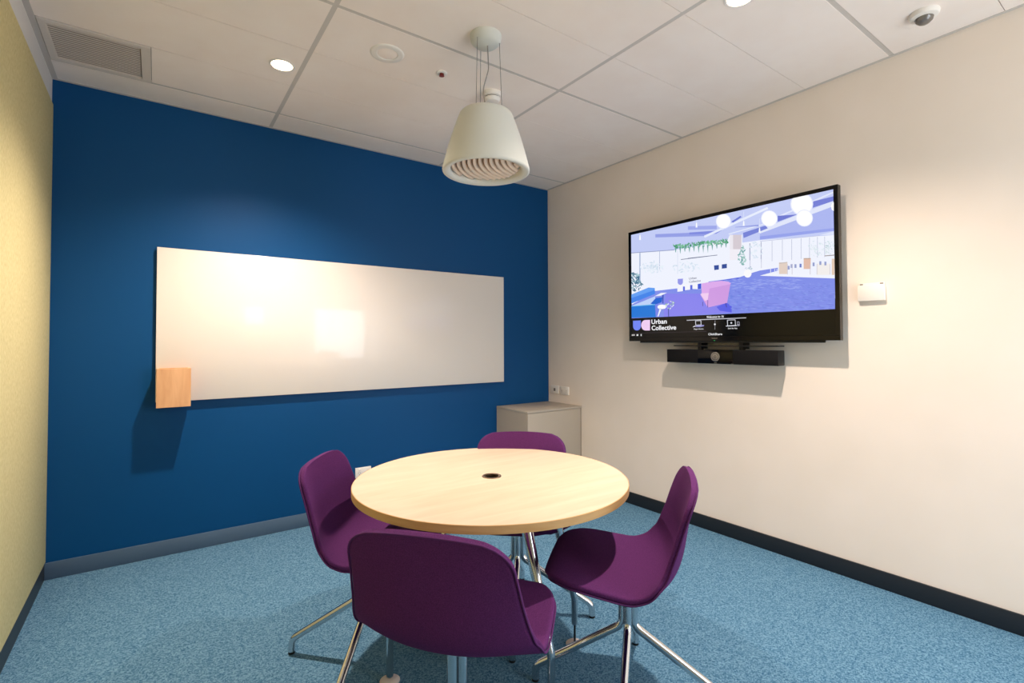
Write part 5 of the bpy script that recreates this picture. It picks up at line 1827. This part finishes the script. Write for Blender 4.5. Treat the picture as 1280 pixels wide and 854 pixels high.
mesh_obj('screen', bm, smats, tv)
bm = bmesh.new()
text_into(bm, 'SONY', 0.4774, -0.0190, 0.0297, 0.012, 0, 0.0030, 0.02)
mesh_obj('maker_mark', bm, M['lens_grey'], tv)
tvbox('power_light', -0.012, -0.004, 0.1015, 0.1030, 0.0005, 0.0035, M['led'], tv)

# ================================================================== VIDEO BAR UNDER THE TELEVISION
vb = thing('video_bar', 'black conference camera bar beneath the television', 'video bar', (XR, 1.825, 1.160), -PI/2)
# front face 0.115 m off the wall
bd0, bd1 = 0.035, 0.115
def vbx(name, x0, x1, d0, d1, z0, z1, m, parent, bevel=0.0): return box(name, x0, x1, -d1, -d0, z0, z1, m, parent, bevel)
vbx('body', -0.380, 0.383, bd0, bd1-0.004, -0.0445, 0.0450, M['black'], vb, 0.004)
vbx('speaker_grille', -0.380, -0.138, bd1-0.005, bd1, -0.0440, 0.0445, M['grille'], vb, 0.002)
vbx('speaker_grille', 0.108, 0.383, bd1-0.005, bd1, -0.0440, 0.0445, M['grille'], vb, 0.002)
fp = vbx('camera_panel', -0.138, 0.108, bd1-0.006, bd1+0.0015, -0.0445, 0.0460, M['gloss_black'], vb, 0.002)
RX = Matrix.Rotation(PI/2, 4, 'X')
ln = lathe('camera_lens', [(0.030, 0.0), (0.030, 0.004), (0.0265, 0.0055), (0.0255, 0.003)], M['lens_grey'], vb, 40, (True, False), origin=(-0.009, -bd1-0.0015, 0.001), mat4=RX)
lathe('lens_glass', [(0.0255, 0.003), (0.018, 0.0042), (0.008, 0.0050)], M['glass_dark'], ln, 40, (True, True), origin=(-0.009, -bd1-0.0015, 0.001), mat4=RX)
lathe('lens_ring', [(0.0165, 0.0040), (0.0165, 0.0052), (0.0135, 0.0056), (0.0135, 0.004)], M['lens_grey'], ln, 36, (False, False), origin=(-0.009, -bd1-0.0015, 0.001), mat4=RX)
vbx('status_mark', -0.018, 0.000, bd1+0.0010, bd1+0.0022, -0.0400, -0.0365, M['lens_grey'], vb)
vbx('status_mark', 0.097, 0.112, bd1+0.0010, bd1+0.0022, -0.0440, -0.0400, M['lens_grey'], vb)
bm = bmesh.new()
add_box(bm, -0.335, 0.380, -0.100, -0.030, 0.066, 0.073, bevel=0.001)       # shelf plate over the bar
for x in (-0.15, 0.14):
    add_box(bm, x-0.012, x+0.012, -0.075, -0.045, 0.045, 0.090)
    add_box(bm, x-0.012, x+0.012, -0.046, 0.0, 0.050, 0.090)
mesh_obj('mounting_bracket', bm, M['black'], vb)

# ================================================================== SMALL WALL THINGS
wp = thing('wall_control_box', 'small white rectangular wall box beside the television', 'wall box', (XR, 1.011, 1.466), -PI/2)
box('backplate', -0.056, 0.056, -0.010, 0, 0.004, 0.093, M['white_plastic'], wp, 0.002)
box('cover', -0.060, 0.060, -0.022, -0.008, 0.000, 0.083, M['white_plastic'], wp, 0.003)
for x in (-0.045, 0.045):
    box('clip', x-0.007, x+0.007, -0.0125, -0.0085, 0.085, 0.091, M['grey_plastic'], wp)

def outlet(loc, rz, label, kind):
    o = thing('power_outlet' if kind != 'data' else 'data_outlet', label, 'outlet', loc, rz)
    box('faceplate', -0.058, 0.058, -0.011, 0, -0.037, 0.037, M['white_plastic'], o, 0.003)
    if kind == 'data':
        box('socket', -0.012, 0.012, -0.0125, -0.0105, -0.014, 0.012, M['grey_plastic'], o, 0.0008)
    else:
        for x in (-0.030, 0.030):
            box('rocker_switch', x-0.006, x+0.006, -0.014, -0.0105, 0.014, 0.028, M['white_plastic'], o, 0.0012)
            bm = bmesh.new()
            for dx, dz, r in ((-0.0065, 0.0, 0.5), (0.0065, 0.0, -0.5), (0, -0.013, 0)):
                f = add_box(bm, -0.0012, 0.0012, -0.0118, -0.0106, -0.0042, 0.0042)
                vs = list({v for q in f for v in q.verts})
                bmesh.ops.rotate(bm, verts=vs, cent=(0,0,0), matrix=Matrix.Rotation(r, 3, 'Y'))
                bmesh.ops.translate(bm, verts=vs, vec=(x+dx, 0, dz))
            mesh_obj('socket_slots', bm, M['grey_plastic'], o)
    return o
outlet((XR, 3.535, 0.818), -PI/2, 'white data outlet above the corner cabinet, the one nearer the blue wall', 'data')
outlet((XR, 3.404, 0.816), -PI/2, 'white double power outlet above the corner cabinet, the one further from the blue wall', 'power')
outlet((1.250, YB, 0.308), 0, 'white outlet low on the blue wall, nearer the whiteboard side chair', 'power')
outlet((1.490, YB, 0.308), 0, 'white outlet low on the blue wall, nearer the corner cabinet', 'power')

# ================================================================== CORNER CABINET
cb = thing('corner_cabinet', 'low greige cabinet in the corner between blue and cream walls', 'cabinet', (2.725, 3.410, 0))
x0, x1, y0, y1 = -0.295, 0.297, -0.222, 0.223
box('carcass', x0+0.002, x1, y0+0.018, y1-0.001, 0.06, 0.682, M['cabinet'], cb)
box('door', x0+0.004, x1-0.014, y0, y0+0.018, 0.065, 0.680, M['cabinet'], cb, 0.0015)
box('filler_strip', x1-0.012, x1, y0+0.004, y0+0.018, 0.06, 0.682, M['cabinet_edge'], cb)
box('cabinet_top', x0, x1, y0-0.002, y1-0.001, 0.682, 0.700, M['cabinet'], cb, 0.0015)
box('plinth', x0+0.02, x1, y0+0.05, y1-0.001, 0.0, 0.06, M['cabinet_edge'], cb)

# ================================================================== CEILING THINGS
# pendant
pd = thing('pendant_lamp', 'white drum pendant lamp hanging over the table', 'pendant lamp', (1.250, 1.950, H))
lathe('ceiling_rose', [(0.074, 0.0), (0.074, -0.006), (0.070, -0.030), (0.052, -0.046), (0.0, -0.049)][:-1] + [(0.001, -0.049)], M['shade'], pd, 48)
zb_, zt_ = -0.650, -0.372
prof = [(0.001, zt_+0.004), (0.105, zt_+0.003), (0.118, zt_-0.001), (0.1245, zt_-0.009)]
for i in range(1, 9):
    t = i/9; prof.append((0.1245 + (0.2035-0.1245)*(t**0.96) + 0.004*math.sin(PI*t), zt_-0.009 + (zb_+0.012-zt_+0.009)*t))
prof += [(0.2035, zb_+0.012), (0.2025, zb_+0.005), (0.198, zb_+0.001), (0.192, zb_), (0.178, zb_+0.003), (0.168, zb_+0.010), (0.165, zb_+0.016),
         (0.160, zb_+0.06), (0.12, zt_-0.02), (0.001, zt_-0.012)]
sh = lathe('lamp_shade', prof, M['shade'], pd, 96, (False, False), smooth=0.8)
bm = bmesh.new()
# curved louvre blades across the opening
for k in range(-6, 7):
    xc = k*0.027
    rows = []
    for j in range(41):
        t = -1 + 2*j/40
        yy = t*0.165
        xx = xc + 0.045*(t*t) - 0.020*t - 0.012
        if (xx-0.009)**2 + yy*yy > 0.164**2 or (xx+0.009)**2 + yy*yy > 0.164**2:
            rows.append(None); continue
        rows.append((bm.verts.new((xx-0.009, yy, zb_+0.016)), bm.verts.new((xx+0.009, yy, zb_+0.026))))
    for a, b in zip(rows, rows[1:]):
        if a and b: bm.faces.new((a[0], b[0], b[1], a[1]))
lv = mesh_obj('louvre', bm, M['louvre'], pd, smooth=0.9)
lv.rotation_euler = (0, 0, math.radians(-57))
md = lv.modifiers.new('thick', 'SOLIDIFY'); md.thickness = 0.0025
lathe('diffuser', [(0.160, zb_+0.060), (0.160, zb_+0.063)], M['gap_shadow'], pd, 64)
for k in range(3):
    a = math.radians(200 + 120*k)
    q = Vector((0.064*math.cos(a), 0.064*math.sin(a), -0.038)); e = Vector((0.075*math.cos(a), 0.075*math.sin(a), zt_+0.003))
    tube('suspension_cable', [q, e], 0.0013, M['cable'], pd, 8)
tube('power_cord', fillet([(0.006, -0.006, -0.048), (0.010, -0.008, -0.16), (-0.012, 0.004, -0.25), (0.0, 0.0, zt_+0.003)], 0.08, 8), 0.0028, M['cord'], pd, 8)

def downlight(x, y, label):
    d = thing('downlight', label, 'downlight', (x, y, H), group='recessed ceiling downlights')
    lathe('trim_ring', [(0.050, 0.0), (0.062, 0.0), (0.0625, -0.002), (0.060, -0.004), (0.051, -0.0035), (0.050, 0.0)], M['trim_white'], d, 40, (False, False))
    lathe('glowing_lens', [(0.0505, -0.001), (0.0490, -0.0025)], M['lamp'], d, 40)
    return d
downlight(0.520, 2.768, 'lit round downlight in the ceiling above the whiteboard')
downlight(1.978, 1.115, 'lit round downlight in the ceiling above the television side of the table')

sp = thing('ceiling_speaker', 'flush round white speaker in the ceiling beside the lit downlight', 'speaker', (0.926, 2.355, H))
lathe('trim_ring', [(0.048, -0.001), (0.052, -0.005), (0.074, -0.0055), (0.082, -0.002), (0.083, 0.0)], M['trim_white'], sp, 48, (False, False))
lathe('speaker_grille', [(0.049, -0.001), (0.044, -0.0025)], M['tile'], sp, 48)

sk = thing('fire_sprinkler', 'small red sprinkler head in the ceiling next to the pendant', 'sprinkler', (1.232, 2.360, H))
lathe('escutcheon', [(0.030, 0.0), (0.030, -0.002), (0.024, -0.006), (0.013, -0.006), (0.012, -0.001)], M['trim_white'], sk, 32, (False, False))
lathe('sprinkler_body', [(0.011, 0.0), (0.010, -0.006), (0.005, -0.008), (0.004, -0.012)], M['red'], sk, 24)
bm = bmesh.new()
for a in (0, PI):
    add_tube(bm, fillet([(0.010*math.cos(a), 0, -0.005), (0.012*math.cos(a), 0, -0.011), (0.001, 0, -0.016)], 0.004, 4), 0.0014, 8)
add_lathe(bm, [(0.013, -0.0155), (0.014, -0.0165), (0.004, -0.0175)], 20, 0, (True, True))
mesh_obj('deflector', bm, M['red'], sk, smooth=0.7)

sd = thing('smoke_detector', 'round white smoke detector in the ceiling partly behind the pendant', 'smoke detector', (1.571, 2.385, H))
lathe('detector_base', [(0.054, 0.0), (0.055, -0.004), (0.052, -0.022), (0.046, -0.026)], M['white_plastic'], sd, 40)
lathe('vent_gap', [(0.040, -0.026), (0.040, -0.032)], M['black'], sd, 40)
lathe('detector_head', [(0.046, -0.032), (0.047, -0.036), (0.038, -0.052), (0.024, -0.055)], M['white_plastic'], sd, 40)

ms = thing('motion_sensor', 'round motion sensor with grey domed lens in the ceiling by the cream wall', 'motion sensor', (2.735, 0.700, H))
lathe('sensor_base', [(0.055, 0.0), (0.056, -0.004), (0.050, -0.018), (0.036, -0.024)], M['white_plastic'], ms, 40)
lathe('sensor_lens', [(0.034, -0.0235), (0.030, -0.036), (0.019, -0.046), (0.006, -0.050)], M['glass_dark'], ms, 32)

av = thing('air_vent', 'slatted grey air vent in the ceiling corner by the green panel', 'air vent', (-0.2375, 3.173, H))
hx, hy = 0.2055, 0.2
bm = bmesh.new()
for a in ((-hx, hx, -hy, -hy+0.032), (-hx, hx, hy-0.030, hy), (-hx, -hx+0.030, -hy+0.032, hy-0.030), (hx-0.040, hx, -hy+0.032, hy-0.030)):
    add_box(bm, a[0], a[1], a[2], a[3], -0.004, 0.011, bevel=0.001)
mesh_obj('frame', bm, M['vent'], av)
bm = bmesh.new()
NS = 17
for k in range(NS):
    y = -hy+0.036 + (2*hy-0.068)*(k+0.5)/NS
    add_box(bm, -hx+0.03, hx-0.044, y-0.0038, y+0.0038, -0.0015, 0.0005)
mesh_obj('louvre', bm, M['vent'], av)
box('recess', -hx+0.03, hx-0.04, -hy+0.032, hy-0.030, 0.0060, 0.0080, M['vent_dark'], av)

# ================================================================== LIGHT
def spot(name, x, y, power, col, size, blend, rad):
    l = bpy.data.lights.new(name, 'SPOT'); l.energy = power; l.color = col
    l.spot_size = math.radians(size); l.spot_blend = blend; l.shadow_soft_size = rad
    o = bpy.data.objects.new(name, l); o.location = (x, y, H-0.012); C.objects.link(o); return o
WARM = (1.0, 0.84, 0.72)
spot('downlight_beam', 0.520, 2.768, 295, WARM, 130, 1.0, 0.035)
spot('downlight_beam', 1.978, 1.115, 270, WARM, 130, 1.0, 0.035)

w = bpy.data.worlds.new('World'); scene.world = w; w.use_nodes = True
bg = w.node_tree.nodes['Background']
bg.inputs['Color'].default_value = (0.88, 0.94, 1.0, 1); bg.inputs['Strength'].default_value = 7.0
for a0, a1, c0, c1 in OPEN:
    pl = bpy.data.lights.new('daylight_portal', 'AREA'); pl.shape = 'RECTANGLE'; pl.size = a1-a0; pl.size_y = c1-c0
    pl.cycles.is_portal = True
    po = bpy.data.objects.new('daylight_portal', pl); po.location = ((a0+a1)/2, YF-0.02, (c0+c1)/2); po.rotation_euler = (PI/2, 0, 0)
    C.objects.link(po)

# ================================================================== CAMERA
cd = bpy.data.cameras.new('camera'); cam = bpy.data.objects.new('camera', cd); C.objects.link(cam)
cd.sensor_width = 36; cd.lens = 623.15/1280*36; cd.shift_y = -(427-413.33)/1280; cd.clip_start = 0.05
yaw, pitch, roll = 0.6211, 0.0222, -0.0034
F = Vector((math.sin(yaw)*math.cos(pitch), math.cos(yaw)*math.cos(pitch), math.sin(pitch)))
R0 = Vector((math.cos(yaw), -math.sin(yaw), 0)); U0 = R0.cross(F)
Rv = R0*math.cos(roll) + U0*math.sin(roll); Uv = U0*math.cos(roll) - R0*math.sin(roll)
cam.matrix_world = Matrix(((Rv.x, Uv.x, -F.x, 0.0), (Rv.y, Uv.y, -F.y, 0.0), (Rv.z, Uv.z, -F.z, 1.2615), (0, 0, 0, 1)))
scene.camera = cam

vs = scene.view_settings
scene.display_settings.display_device = 'sRGB'
vs.view_transform = 'Standard'; vs.look = 'None'; vs.gamma = 1.0; vs.use_curve_mapping = False; vs.exposure = 0.0
scene.cycles.use_denoising = True
scene.cycles.max_bounces = 8; scene.cycles.diffuse_bounces = 6; scene.cycles.glossy_bounces = 5
scene.cycles.transparent_max_bounces = 8; scene.cycles.sample_clamp_indirect = 6.0; scene.cycles.caustics_reflective = False
